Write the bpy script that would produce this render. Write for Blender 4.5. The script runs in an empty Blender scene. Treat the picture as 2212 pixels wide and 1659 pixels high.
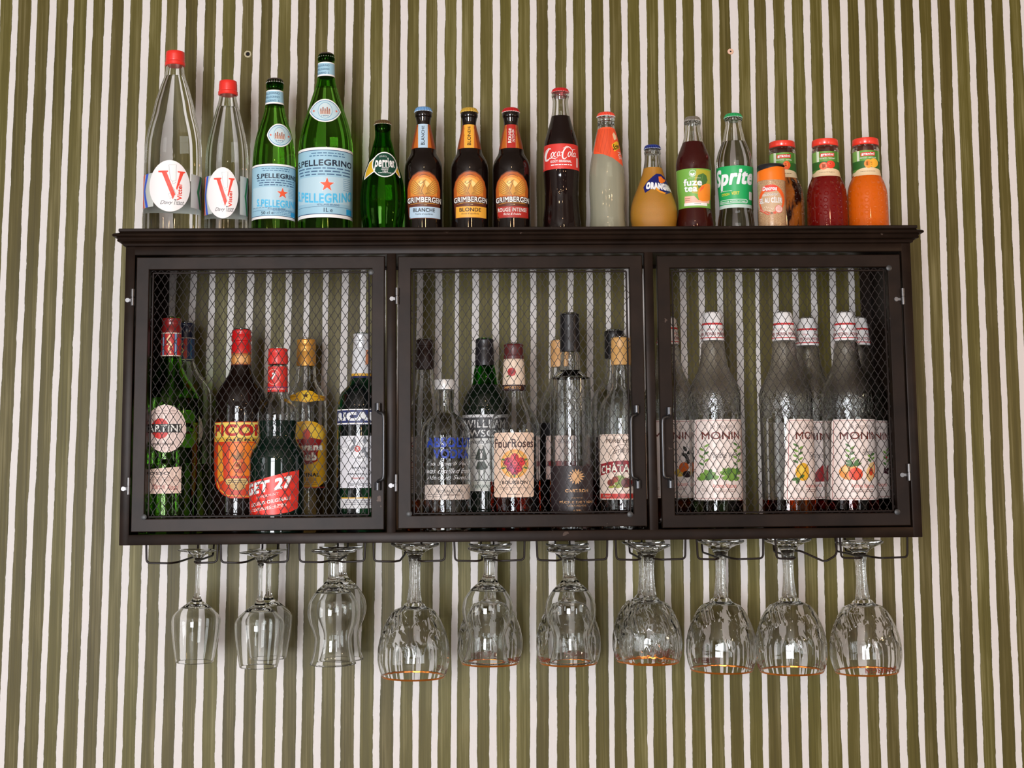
import bpy, bmesh, math, random
from math import sin, cos, pi, asin, atan2, sqrt, radians
from mathutils import Vector, Matrix
from mathutils.geometry import tessellate_polygon
random.seed(7)
SC = bpy.context.scene
COL = SC.collection

# ------------------------------------------------------------------ camera
F_PX = 3070.0; PPY = 650.0            # focal length and optical centre row of the cropped photograph
CP = Vector((-0.0751, -2.1461, 0.1050)); PITCH, YAW, ROLL = 0.1188, 0.0282, -0.0092
FW = Vector((sin(YAW)*cos(PITCH), cos(YAW)*cos(PITCH), sin(PITCH)))
_rt = Vector((cos(YAW), -sin(YAW), 0)); _up = _rt.cross(FW)
RT = _rt*cos(ROLL)+_up*sin(ROLL); UP = _up*cos(ROLL)-_rt*sin(ROLL)
cd = bpy.data.cameras.new('camera'); cam = bpy.data.objects.new('camera', cd); COL.objects.link(cam)
cd.sensor_width = 36; cd.lens = 36*F_PX/2212; cd.clip_start = 0.05; cd.shift_y = -(829.5-PPY)/2212
m3 = Matrix((RT, UP, -FW)).transposed()
cam.matrix_world = Matrix.Translation(CP) @ m3.to_4x4()
SC.camera = cam

def at(px, py, Y):
    d = FW + RT*((px-1106)/F_PX) - UP*((py-PPY)/F_PX)
    return CP + d*((Y-CP.y)/d.y)
def proj(P):
    d = P-CP; k = d.dot(FW)
    return 1106+F_PX*d.dot(RT)/k, PPY-F_PX*d.dot(UP)/k

# ------------------------------------------------------------------ world, lights, exposure
vs = SC.view_settings
vs.view_transform = 'Standard'; vs.look = 'None'; vs.exposure = -0.32; vs.gamma = 1.0; vs.use_curve_mapping = False
w = bpy.data.worlds.new('world'); SC.world = w; w.use_nodes = True
w.node_tree.nodes['Background'].inputs[0].default_value = (0.75, 0.72, 0.68, 1)
w.node_tree.nodes['Background'].inputs[1].default_value = 0.3
cy = SC.cycles
cy.use_denoising = True
cy.max_bounces = 20; cy.transmission_bounces = 20; cy.glossy_bounces = 6; cy.diffuse_bounces = 4
cy.transparent_max_bounces = 24; cy.sample_clamp_indirect = 6.0; cy.sample_clamp_direct = 0
cy.caustics_refractive = True; cy.caustics_reflective = False; cy.blur_glossy = 0.3

def area(name, loc, target, sx, sy, power, col):
    l = bpy.data.lights.new(name, 'AREA'); l.shape = 'RECTANGLE'; l.size = sx; l.size_y = sy
    l.energy = power; l.color = col
    o = bpy.data.objects.new(name, l); COL.objects.link(o); o.location = loc
    o.rotation_euler = (Vector(target)-Vector(loc)).to_track_quat('-Z', 'Y').to_euler()
    return o
DAY = (0.92, 0.95, 1.0); WARM = (1.0, 0.62, 0.33)
# daylight from windows behind and left of the camera, plus one added fill
area('daylight_front_window', (-1.25, -5.35, -0.2), (-1.25, 0, -0.2), 1.5, 2.3, 400, DAY)
area('daylight_side_window', (-3.15, -2.3, -0.3), (0, -2.3, -0.3), 1.3, 2.1, 45, DAY)
area('added_fill_light', (2.35, -5.35, -0.2), (2.35, 0, -0.2), 0.7, 2.3, 60, DAY)  # added on the right as fill, to even out the shadows
def bulb(x, y, z, e, r=0.025):
    l = bpy.data.lights.new('bulb_light', 'POINT'); l.energy = e; l.shadow_soft_size = r; l.color = WARM
    o = bpy.data.objects.new('bulb_light', l); COL.objects.link(o); o.location = (x, y, z)
for (bx, by, bz) in [(-1.6,-2.4,0.95), (-0.55,-2.9,1.0), (0.5,-2.6,0.98), (1.5,-2.9,0.9), (-0.9,-4.2,1.0), (0.7,-4.3,1.0), (0.0,-1.9,1.15),
                     (-0.3,-3.6,0.62), (0.35,-3.9,0.55), (1.1,-3.7,0.6), (1.8,-4.3,0.5), (0.1,-4.6,0.35)]:
    bulb(bx, by, bz, 5.0)
bulb(1.6, -0.95, 0.35, 16.0, 0.05)

# ------------------------------------------------------------------ materials
_M = {}
def lin(c):
    c = c/255.0
    return c/12.92 if c <= 0.04045 else ((c+0.055)/1.055)**2.4
GAIN = 1.14
def rgb(t, g=None):
    g = GAIN if g is None else g
    return tuple(min(0.9, lin(c)*g) for c in t)+(1,)
def newmat(name):
    m = bpy.data.materials.new(name); m.use_nodes = True
    return m, m.node_tree, m.node_tree.nodes['Principled BSDF']
def ink(c, rough=0.45, metal=0.0, g=None, coat=0.0):
    k = ('ink', tuple(c), rough, metal, g, coat)
    if k not in _M:
        m, nt, p = newmat('printed_colour'); p.inputs['Base Color'].default_value = rgb(c, g)
        p.inputs['Roughness'].default_value = rough; p.inputs['Metallic'].default_value = metal
        p.inputs['Coat Weight'].default_value = coat; p.inputs['Coat Roughness'].default_value = 0.05
        n = nt.nodes.new('ShaderNodeTexNoise'); n.inputs['Scale'].default_value = 900
        b = nt.nodes.new('ShaderNodeBump'); b.inputs['Strength'].default_value = 0.03; b.inputs['Distance'].default_value = 0.0005
        tc = nt.nodes.new('ShaderNodeTexCoord'); nt.links.new(tc.outputs['Object'], n.inputs['Vector'])
        nt.links.new(n.outputs['Fac'], b.inputs['Height']); nt.links.new(b.outputs[0], p.inputs['Normal'])
        _M[k] = m
    return _M[k]
def gloss(c, rough=0.06, bump=None, sub=0.0, g=None, spot=None):
    """glass wall with an opaque drink behind it"""
    k = ('gloss', tuple(c), rough, bump, sub, g, spot)
    if k not in _M:
        m, nt, p = newmat('filled_glass'); p.inputs['Base Color'].default_value = rgb(c, g)
        p.inputs['Roughness'].default_value = 0.5; p.inputs['Coat Weight'].default_value = 1.0
        p.inputs['Coat Roughness'].default_value = rough; p.inputs['Coat IOR'].default_value = 1.5
        p.inputs['Specular IOR Level'].default_value = 0.05
        if sub: p.inputs['Subsurface Weight'].default_value = sub; p.inputs['Subsurface Radius'].default_value = (0.02, 0.01, 0.004); p.inputs['Subsurface Scale'].default_value = 0.6
        tc = nt.nodes.new('ShaderNodeTexCoord')
        if bump:
            add_bump(nt, tc, p.inputs['Coat Normal'], bump)
        if spot:
            n = nt.nodes.new('ShaderNodeTexNoise'); n.inputs['Scale'].default_value = spot[1]; n.inputs['Detail'].default_value = 3
            mp = nt.nodes.new('ShaderNodeMapping'); mp.inputs['Scale'].default_value = spot[2]
            nt.links.new(tc.outputs['Object'], mp.inputs[0]); nt.links.new(mp.outputs[0], n.inputs['Vector'])
            cr = nt.nodes.new('ShaderNodeValToRGB'); cr.color_ramp.elements[0].position = 0.47; cr.color_ramp.elements[1].position = 0.55
            cr.color_ramp.elements[0].color = rgb(c, g); cr.color_ramp.elements[1].color = rgb(spot[0], g)
            nt.links.new(n.outputs['Fac'], cr.inputs[0]); nt.links.new(cr.outputs[0], p.inputs['Base Color'])
        _M[k] = m
    return _M[k]
def add_bump(nt, tc, sock, bump):
    kind, scale, dist = bump
    b = nt.nodes.new('ShaderNodeBump'); b.inputs['Strength'].default_value = 1.0; b.inputs['Distance'].default_value = dist
    if kind == 'dimple':
        t = nt.nodes.new('ShaderNodeTexVoronoi'); t.inputs['Scale'].default_value = scale; t.inputs['Randomness'].default_value = 0.25
        r = nt.nodes.new('ShaderNodeMapRange'); r.inputs[1].default_value = 0.25; r.inputs[2].default_value = 0.42; r.interpolation_type = 'SMOOTHSTEP'
        nt.links.new(tc.outputs['Object'], t.inputs['Vector']); nt.links.new(t.outputs['Distance'], r.inputs[0]); out = r.outputs[0]
    elif kind == 'feather':
        mp = nt.nodes.new('ShaderNodeMapping'); mp.inputs['Scale'].default_value = (1, 1, 0.75); mp.inputs['Rotation'].default_value = (0.4, 0.2, 0.5)
        t = nt.nodes.new('ShaderNodeTexWave'); t.inputs['Scale'].default_value = scale; t.inputs['Distortion'].default_value = 7.0
        t.inputs['Detail'].default_value = 1.5; t.inputs['Detail Scale'].default_value = 0.7
        nt.links.new(tc.outputs['Object'], mp.inputs[0]); nt.links.new(mp.outputs[0], t.inputs['Vector'])
        n = nt.nodes.new('ShaderNodeTexNoise'); n.inputs['Scale'].default_value = 28
        nt.links.new(tc.outputs['Object'], n.inputs['Vector'])
        r = nt.nodes.new('ShaderNodeMapRange'); r.inputs[1].default_value = 0.50; r.inputs[2].default_value = 0.60
        nt.links.new(n.outputs['Fac'], r.inputs[0])
        sx = nt.nodes.new('ShaderNodeSeparateXYZ'); nt.links.new(tc.outputs['Object'], sx.inputs[0])
        zr = nt.nodes.new('ShaderNodeMapRange'); zr.inputs[1].default_value = -0.168; zr.inputs[2].default_value = -0.140
        nt.links.new(sx.outputs['Z'], zr.inputs[0])
        mu = nt.nodes.new('ShaderNodeMath'); mu.operation = 'MULTIPLY'; nt.links.new(t.outputs['Fac'], mu.inputs[0]); nt.links.new(r.outputs[0], mu.inputs[1])
        m2 = nt.nodes.new('ShaderNodeMath'); m2.operation = 'MULTIPLY'; nt.links.new(mu.outputs[0], m2.inputs[0]); nt.links.new(zr.outputs[0], m2.inputs[1])
        out = m2.outputs[0]
    else:
        t = nt.nodes.new('ShaderNodeTexNoise'); t.inputs['Scale'].default_value = scale; t.inputs['Detail'].default_value = 2
        nt.links.new(tc.outputs['Object'], t.inputs['Vector']); out = t.outputs['Fac']
    nt.links.new(out, b.inputs['Height']); nt.links.new(b.outputs[0], sock)
def glass(c=(0.985, 0.99, 0.985), ior=1.45, bump=None, rough=0.0):
    k = ('glass', c, ior, bump, rough)
    if k not in _M:
        m = bpy.data.materials.new('glass'); m.use_nodes = True; nt = m.node_tree
        nt.nodes.remove(nt.nodes['Principled BSDF'])
        g = nt.nodes.new('ShaderNodeBsdfGlass'); g.inputs['Color'].default_value = c+(1,); g.inputs['IOR'].default_value = ior; g.inputs['Roughness'].default_value = rough
        if bump:
            tc = nt.nodes.new('ShaderNodeTexCoord'); add_bump(nt, tc, g.inputs['Normal'], bump)
        nt.links.new(g.outputs[0], nt.nodes['Material Output'].inputs[0]); _M[k] = m
    return _M[k]
def tint(c):
    k = ('tint', c)
    if k not in _M:
        m = bpy.data.materials.new('clear_liquid'); m.use_nodes = True; nt = m.node_tree
        nt.nodes.remove(nt.nodes['Principled BSDF'])
        g = nt.nodes.new('ShaderNodeBsdfTransparent'); g.inputs['Color'].default_value = c+(1,)
        nt.links.new(g.outputs[0], nt.nodes['Material Output'].inputs[0]); _M[k] = m
    return _M[k]
def cloudy(c):
    m, nt, p = newmat('cloudy_drink_glass'); p.inputs['Base Color'].default_value = rgb(c, 1.0); p.inputs['Roughness'].default_value = 0.04
    p.inputs['Transmission Weight'].default_value = 0.42; p.inputs['IOR'].default_value = 1.38; p.inputs['Coat Weight'].default_value = 0.5; return m
CLEAR = glass(); LENS = glass((0.98, 0.985, 0.975), 1.38)
def metal_dark():
    if 'cab' in _M: return _M['cab']
    m, nt, p = newmat('blackened_steel')
    tc = nt.nodes.new('ShaderNodeTexCoord')
    n = nt.nodes.new('ShaderNodeTexNoise'); n.inputs['Scale'].default_value = 22; n.inputs['Detail'].default_value = 6
    nt.links.new(tc.outputs['Object'], n.inputs['Vector'])
    cr = nt.nodes.new('ShaderNodeValToRGB'); e = cr.color_ramp.elements
    e[0].position = 0.3; e[0].color = (0.008, 0.0042, 0.0026, 1); e[1].position = 0.7; e[1].color = (0.017, 0.0090, 0.0056, 1)
    nt.links.new(n.outputs['Fac'], cr.inputs[0])
    # chipped paint: sparse pale patches with their own outline
    n2 = nt.nodes.new('ShaderNodeTexNoise'); n2.inputs['Scale'].default_value = 26; n2.inputs['Detail'].default_value = 5; n2.inputs['Roughness'].default_value = 0.6
    nt.links.new(tc.outputs['Object'], n2.inputs['Vector'])
    r = nt.nodes.new('ShaderNodeMapRange'); r.inputs[1].default_value = 0.69; r.inputs[2].default_value = 0.70
    nt.links.new(n2.outputs['Fac'], r.inputs[0])
    mx = nt.nodes.new('ShaderNodeMix'); mx.data_type = 'RGBA'
    nt.links.new(r.outputs[0], mx.inputs['Factor']); nt.links.new(cr.outputs[0], mx.inputs['A']); mx.inputs['B'].default_value = (0.065, 0.043, 0.034, 1)
    nt.links.new(mx.outputs['Result'], p.inputs['Base Color'])
    p.inputs['Metallic'].default_value = 0.1; p.inputs['Roughness'].default_value = 0.36; p.inputs['Specular IOR Level'].default_value = 0.11
    b = nt.nodes.new('ShaderNodeBump'); b.inputs['Distance'].default_value = 0.0006; b.inputs['Strength'].default_value = 0.4
    nt.links.new(n2.outputs['Fac'], b.inputs['Height']); nt.links.new(b.outputs[0], p.inputs['Normal'])
    _M['cab'] = m
    return m
STEEL = metal_dark()
WIRE = ink((30, 21, 17), 0.42, 0.0, 1.01); WIRE.node_tree.nodes['Principled BSDF'].inputs['Specular IOR Level'].default_value = 0.15; BRIGHT = ink((120, 122, 124), 0.25, 0.9, 1.0)

# ------------------------------------------------------------------ mesh helpers
def link(o, parent=None):
    COL.objects.link(o)
    if parent: o.parent = parent
    return o
def obj(name, verts, faces, mats, parent=None, smooth=None, fmat=None):
    me = bpy.data.meshes.new(name); me.from_pydata([tuple(v) for v in verts], [], faces)
    for m in (mats if isinstance(mats, (list, tuple)) else [mats]): me.materials.append(m)
    if fmat: me.polygons.foreach_set('material_index', fmat)
    me.update()
    if smooth is not None:
        me.polygons.foreach_set('use_smooth', [True]*len(me.polygons)); me.set_sharp_from_angle(angle=radians(smooth))
    o = bpy.data.objects.new(name, me); link(o, parent)
    return o
def empty(name, loc, label, cat, group=None):
    o = bpy.data.objects.new(name, None); o.empty_display_size = 0.02; link(o); o.location = loc
    o['label'] = label; o['category'] = cat
    if group: o['group'] = group
    return o
class MB:
    def __init__(s): s.v = []; s.f = []
    def box(s, x0, x1, y0, y1, z0, z1, bev=0.0):
        b = len(s.v)
        if bev <= 0:
            s.v += [(x, y, z) for z in (z0, z1) for y in (y0, y1) for x in (x0, x1)]
            s.f += [[b+i for i in q] for q in ((0,2,3,1),(4,5,7,6),(0,1,5,4),(2,6,7,3),(0,4,6,2),(1,3,7,5))]
        else:
            bm = bmesh.new(); bmesh.ops.create_cube(bm, size=1)
            for v in bm.verts: v.co = Vector(((x0+x1)/2+v.co.x*(x1-x0), (y0+y1)/2+v.co.y*(y1-y0), (z0+z1)/2+v.co.z*(z1-z0)))
            bmesh.ops.bevel(bm, geom=bm.edges[:], offset=bev, segments=2, profile=0.5, affect='EDGES')
            bm.verts.index_update()
            s.v += [tuple(v.co) for v in bm.verts]; s.f += [[b+v.index for v in f.verts] for f in bm.faces]; bm.free()
        return s
    def tube(s, pts, r, n=8, cap=True):
        pts = [Vector(p) for p in pts]; b = len(s.v); prev = None
        for i, p in enumerate(pts):
            if i == 0: t = pts[1]-p
            elif i == len(pts)-1: t = p-pts[i-1]
            else: t = (pts[i+1]-p).normalized()+(p-pts[i-1]).normalized()
            t.normalize()
            ref = prev if prev else (Vector((0, 0, 1)) if abs(t.z) < 0.9 else Vector((0, 1, 0)))
            a = (ref-t*ref.dot(t)).normalized(); c = t.cross(a); prev = a
            rr = r[i] if isinstance(r, (list, tuple)) else r
            for k in range(n):
                an = 2*pi*(k+0.5)/n; s.v.append(tuple(p+a*cos(an)*rr+c*sin(an)*rr))
        for i in range(len(pts)-1):
            for k in range(n):
                k2 = (k+1) % n; s.f.append([b+i*n+k, b+i*n+k2, b+(i+1)*n+k2, b+(i+1)*n+k])
        if cap:
            s.f.append([b+k for k in range(n)][::-1]); s.f.append([b+(len(pts)-1)*n+k for k in range(n)])
        return s
    def build(s, name, mats, parent=None, smooth=None): return obj(name, s.v, s.f, mats, parent, smooth)
def roundpath(pts, r, n=5):
    pts = [Vector(p) for p in pts]; out = [pts[0]]
    for i in range(1, len(pts)-1):
        p = pts[i]; a = (pts[i-1]-p); c = (pts[i+1]-p)
        d = min(r, a.length*0.45, c.length*0.45); a = p+a.normalized()*d; c = p+c.normalized()*d
        for k in range(n+1):
            t = k/n; out.append(a*(1-t)**2+p*2*t*(1-t)+c*t*t)
    return out+[pts[-1]]
def lathe_vf(prof, seg=64, ripple=None):
    """prof [(r,z)] -> closed surface of revolution; r==0 makes a pole"""
    v = []; f = []; rings = []
    for i, (r, z) in enumerate(prof):
        if r <= 1e-7: rings.append([len(v)]); v.append((0, 0, z))
        else:
            ring = []
            for k in range(seg):
                a = 2*pi*k/seg; rr = r*(ripple(i, a, z) if ripple else 1)
                ring.append(len(v)); v.append((rr*cos(a), rr*sin(a), z))
            rings.append(ring)
    for i in range(len(rings)-1):
        A, B = rings[i], rings[i+1]
        for k in range(seg):
            k2 = (k+1) % seg
            if len(A) == 1 and len(B) == 1: break
            if len(A) == 1: f.append([A[0], B[k2], B[k]])
            elif len(B) == 1: f.append([A[k], A[k2], B[0]])
            else: f.append([A[k], A[k2], B[k2], B[k]])
    return v, f
def outward(me):
    bm = bmesh.new(); bm.from_mesh(me); bmesh.ops.recalc_face_normals(bm, faces=bm.faces[:]); bm.to_mesh(me); bm.free()
def lathe(name, prof, mats, parent, seg=64, ripple=None, smooth=40, z0=0.0):
    v, f = lathe_vf(prof, seg, ripple)
    o = obj(name, v, f, mats, parent, None); outward(o.data)
    o.data.polygons.foreach_set('use_smooth', [True]*len(o.data.polygons)); o.data.set_sharp_from_angle(angle=radians(smooth))
    return o
def pchip(xs, ys):
    n = len(xs); h = [xs[i+1]-xs[i] for i in range(n-1)]; d = [(ys[i+1]-ys[i])/h[i] for i in range(n-1)]
    m = [d[0]]+[0 if d[i-1]*d[i] <= 0 else 2*d[i-1]*d[i]/(d[i-1]+d[i]) for i in range(1, n-1)]+[d[-1]]
    def f(x):
        if x <= xs[0]: return ys[0]
        if x >= xs[-1]: return ys[-1]
        i = max(j for j in range(n-1) if xs[j] <= x); t = (x-xs[i])/h[i]
        return ys[i]*(2*t**3-3*t*t+1)+h[i]*m[i]*(t**3-2*t*t+t)+ys[i+1]*(-2*t**3+3*t*t)+h[i]*m[i+1]*(t**3-t*t)
    return f

# ------------------------------------------------------------------ lettering
_T = {}
def text2d(s, bold=0.0, shear=0.0):
    k = (s, bold, shear)
    if k not in _T:
        cu = bpy.data.curves.new('lettering', 'FONT'); cu.body = s; cu.shear = shear; cu.resolution_u = 3; cu.space_character = 1+bold*2.2
        o = bpy.data.objects.new('lettering', cu); COL.objects.link(o)
        dg = bpy.context.evaluated_depsgraph_get(); dg.update()
        me = bpy.data.meshes.new_from_object(o.evaluated_get(dg))
        vs_ = [(v.co.x, v.co.y) for v in me.vertices]; fs = [list(p.vertices) for p in me.polygons]
        bpy.data.objects.remove(o); bpy.data.curves.remove(cu); bpy.data.meshes.remove(me)
        if bold > 0:                                     # heavier pen: the same outline laid down a little to every side
            V = []; Fs = []
            for dx, dy in ((bold, bold), (-bold, bold), (bold, -bold), (-bold, -bold))+(((0, 0),) if bold > 0.025 else ()):
                b0 = len(V); V += [(x+dx, y+dy) for x, y in vs_]; Fs += [[b0+i for i in q] for q in fs]
            vs_, fs = V, Fs
        x0 = min(v[0] for v in vs_); x1 = max(v[0] for v in vs_); y0 = min(v[1] for v in vs_); y1 = max(v[1] for v in vs_)
        _T[k] = ([((x-x0)/(x1-x0), (y-y0)/max(1e-6, y1-y0)) for x, y in vs_], fs)
    return _T[k]
def circ(cx, cy, rx, ry=None, n=28, a0=0, a1=360):
    ry = rx if ry is None else ry
    return [(cx+rx*cos(radians(a0+(a1-a0)*k/n)), cy-ry*sin(radians(a0+(a1-a0)*k/n))) for k in range(n+(1 if a1-a0 < 360 else 0))]
def star(cx, cy, r, r2=None, n=5, rot=90):
    r2 = r*0.4 if r2 is None else r2
    return [(cx+(r if k % 2 == 0 else r2)*cos(radians(rot+180*k/n)), cy-(r if k % 2 == 0 else r2)*sin(radians(rot+180*k/n))) for k in range(2*n)]
def rrect(x0, x1, y0, y1, r, n=5):
    out = []
    for cx, cy, a in ((x1-r, y0+r, 0), (x0+r, y0+r, 90), (x0+r, y1-r, 180), (x1-r, y1-r, 270)):
        out += [(cx+r*cos(radians(a+90*k/n)), cy-r*sin(radians(a+90*k/n))) for k in range(n+1)]
    return out
def leaf(x, y, L, ang, wd=0.3, n=6):
    c, s_ = cos(radians(ang)), sin(radians(ang)); up = []; dn = []
    for k in range(n+1):
        t = k/n; h = L*wd*sin(pi*t)**0.8/1.0
        up.append((x+(t*L)*c-h*s_*0.5, y-(t*L)*s_-h*c*0.5)); dn.append((x+(t*L)*c+h*s_*0.5, y-(t*L)*s_+h*c*0.5))
    return up+dn[::-1][1:-1]

class Decal:
    """flat printed shapes wrapped on a surface of revolution; each label ends as one mesh"""
    def __init__(s, B, Z): s.B = B; s.Z = Z; s.v = []; s.f = []; s.mi = []; s.mats = []
    def slot(s, m):
        if m not in s.mats: s.mats.append(m)
        return s.mats.index(m)
    def add(s, vs_, fs, m, layer):                       # vs_ in (angle, z)
        bm = bmesh.new(); bv = [bm.verts.new((a, z, 0)) for a, z in vs_]
        for f in fs:
            if len(set(f)) > 2:
                try: bm.faces.new([bv[i] for i in f])
                except ValueError: pass
        if not bm.faces: bm.free(); return
        a0 = min(v[0] for v in vs_); a1 = max(v[0] for v in vs_); z0 = min(v[1] for v in vs_); z1 = max(v[1] for v in vs_)
        st = 0.14; k = math.floor(a0/st)+1
        while k*st < a1-1e-6:
            bmesh.ops.bisect_plane(bm, geom=bm.verts[:]+bm.edges[:]+bm.faces[:], plane_co=(k*st, 0, 0), plane_no=(1, 0, 0)); k += 1
        st = 0.004; k = math.floor(z0/st)+1
        while k*st < z1-1e-6:
            bmesh.ops.bisect_plane(bm, geom=bm.verts[:]+bm.edges[:]+bm.faces[:], plane_co=(0, k*st, 0), plane_no=(0, 1, 0)); k += 1
        bm.verts.index_update(); b = len(s.v); mi = s.slot(m)
        off = 0.00015+0.00012*layer
        for v in bm.verts: s.v.append(s.B.point(v.co.x, v.co.y, off))
        bm.normal_update()
        for f in bm.faces:
            ids = [b+v.index for v in f.verts]
            s.f.append(ids if f.normal.z > 0 else ids[::-1]); s.mi.append(mi)
        bm.free()
    def az(s, X, Y):
        px = s.Z[0]+X/s.Z[2]; py = s.Z[1]+Y/s.Z[2]; z = s.B.zfront(py); return s.B.angle(px, z), z
    def poly(s, pts, c, layer=1):
        m = c if not isinstance(c, tuple) else ink(c)
        P = []
        for i in range(len(pts)):
            a = pts[i]; b = pts[(i+1) % len(pts)]; L = sqrt((a[0]-b[0])**2+(a[1]-b[1])**2); n = max(1, min(12, int(L/(4*s.Z[2]))))
            P += [(a[0]+(b[0]-a[0])*k/n, a[1]+(b[1]-a[1])*k/n) for k in range(n)]
        P = [s.az(*p) for p in P]
        Q = [P[0]]
        for p in P[1:]:
            if (Vector(p)-Vector(Q[-1])).length > 1e-5: Q.append(p)
        tr = tessellate_polygon([[Vector((a, z*20, 0)) for a, z in Q]])
        s.add(Q, [list(t) for t in tr], m, layer)
    def band(s, Y0, Y1, c, layer=0, a0=-180, a1=180):
        m = c if not isinstance(c, tuple) else ink(c)
        z0 = s.B.zfront(s.Z[1]+Y0/s.Z[2]); z1 = s.B.zfront(s.Z[1]+Y1/s.Z[2])
        s.add([(radians(a0), z1), (radians(a1), z1), (radians(a1), z0), (radians(a0), z0)], [[0, 1, 2, 3]], m, layer)
    def rect(s, X0, X1, Y0, Y1, c, layer=1): s.poly([(X0, Y0), (X0, Y1), (X1, Y1), (X1, Y0)], c, layer)
    def text(s, t, X0, X1, Y0, Y1, c, bold=0.0, shear=0.0, layer=2, rot=0, skew=0.0, arc=0.0):
        vs_, fs = text2d(t, bold, shear)
        m = c if not isinstance(c, tuple) else ink(c)
        Ym = (Y0+Y1)/2; a0, _ = s.az(X0, Ym); a1, _ = s.az(X1, Ym); out = []
        for u, v in vs_:
            if rot == 90: u, v = 1-v, u
            elif rot == -90: u, v = v, 1-u
            elif rot == 180: u, v = 1-u, 1-v
            Y = Y1+(Y0-Y1)*v - skew*(u-0.5) + arc*(2*u-1)**2
            out.append((a0+(a1-a0)*u, s.az(0, Y)[1]))
        s.add(out, fs, m, layer)
    def stroke(s, pts, wd, c, layer=2):
        """pen stroke; wd one width or one per point"""
        n = len(pts); L = []; R = []
        for i, p in enumerate(pts):
            a = pts[max(0, i-1)]; b = pts[min(n-1, i+1)]; dx, dy = b[0]-a[0], b[1]-a[1]; q = sqrt(dx*dx+dy*dy) or 1
            ww = (wd[i] if isinstance(wd, (list, tuple)) else wd)/2
            L.append((p[0]-dy/q*ww, p[1]+dx/q*ww)); R.append((p[0]+dy/q*ww, p[1]-dx/q*ww))
        vs_ = [s.az(*p) for p in L]+[s.az(*p) for p in R]
        s.add(vs_, [[i, i+1, n+i+1, n+i] for i in range(n-1)], c if not isinstance(c, tuple) else ink(c), layer)
    def lines(s, X0, X1, Y0, Y1, n, c, th=0.35, layer=2):
        h = (Y1-Y0)/n; rnd = random.Random(int(X0*7+Y0))
        for k in range(n):
            y = Y0+k*h; x = X0+rnd.random()*(X1-X0)*0.06
            while x < X1:
                L = (X1-X0)*(0.05+0.12*rnd.random()); s.rect(x, min(X1, x+L), y, y+h*th, c, layer); x += L+(X1-X0)*0.03
    def done(s, name='front_label', label=None):
        o = obj(name, s.v, s.f, s.mats, s.B.root, None, s.mi)
        R = getattr(s.B, 'R', None)
        o.data.polygons.foreach_set('use_smooth', [True]*len(o.data.polygons))
        if R:
            nn = []
            for x, y, z in s.v:
                q = sqrt(x*x+y*y) or 1; sl = (R(z+0.0015)-R(z-0.0015))/0.003; L = sqrt(1+sl*sl)
                nn.append((x/q/L, y/q/L, -sl/L))
            o.data.normals_split_custom_set_from_vertices(nn)
        if label: o['label'] = label
        return o

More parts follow.
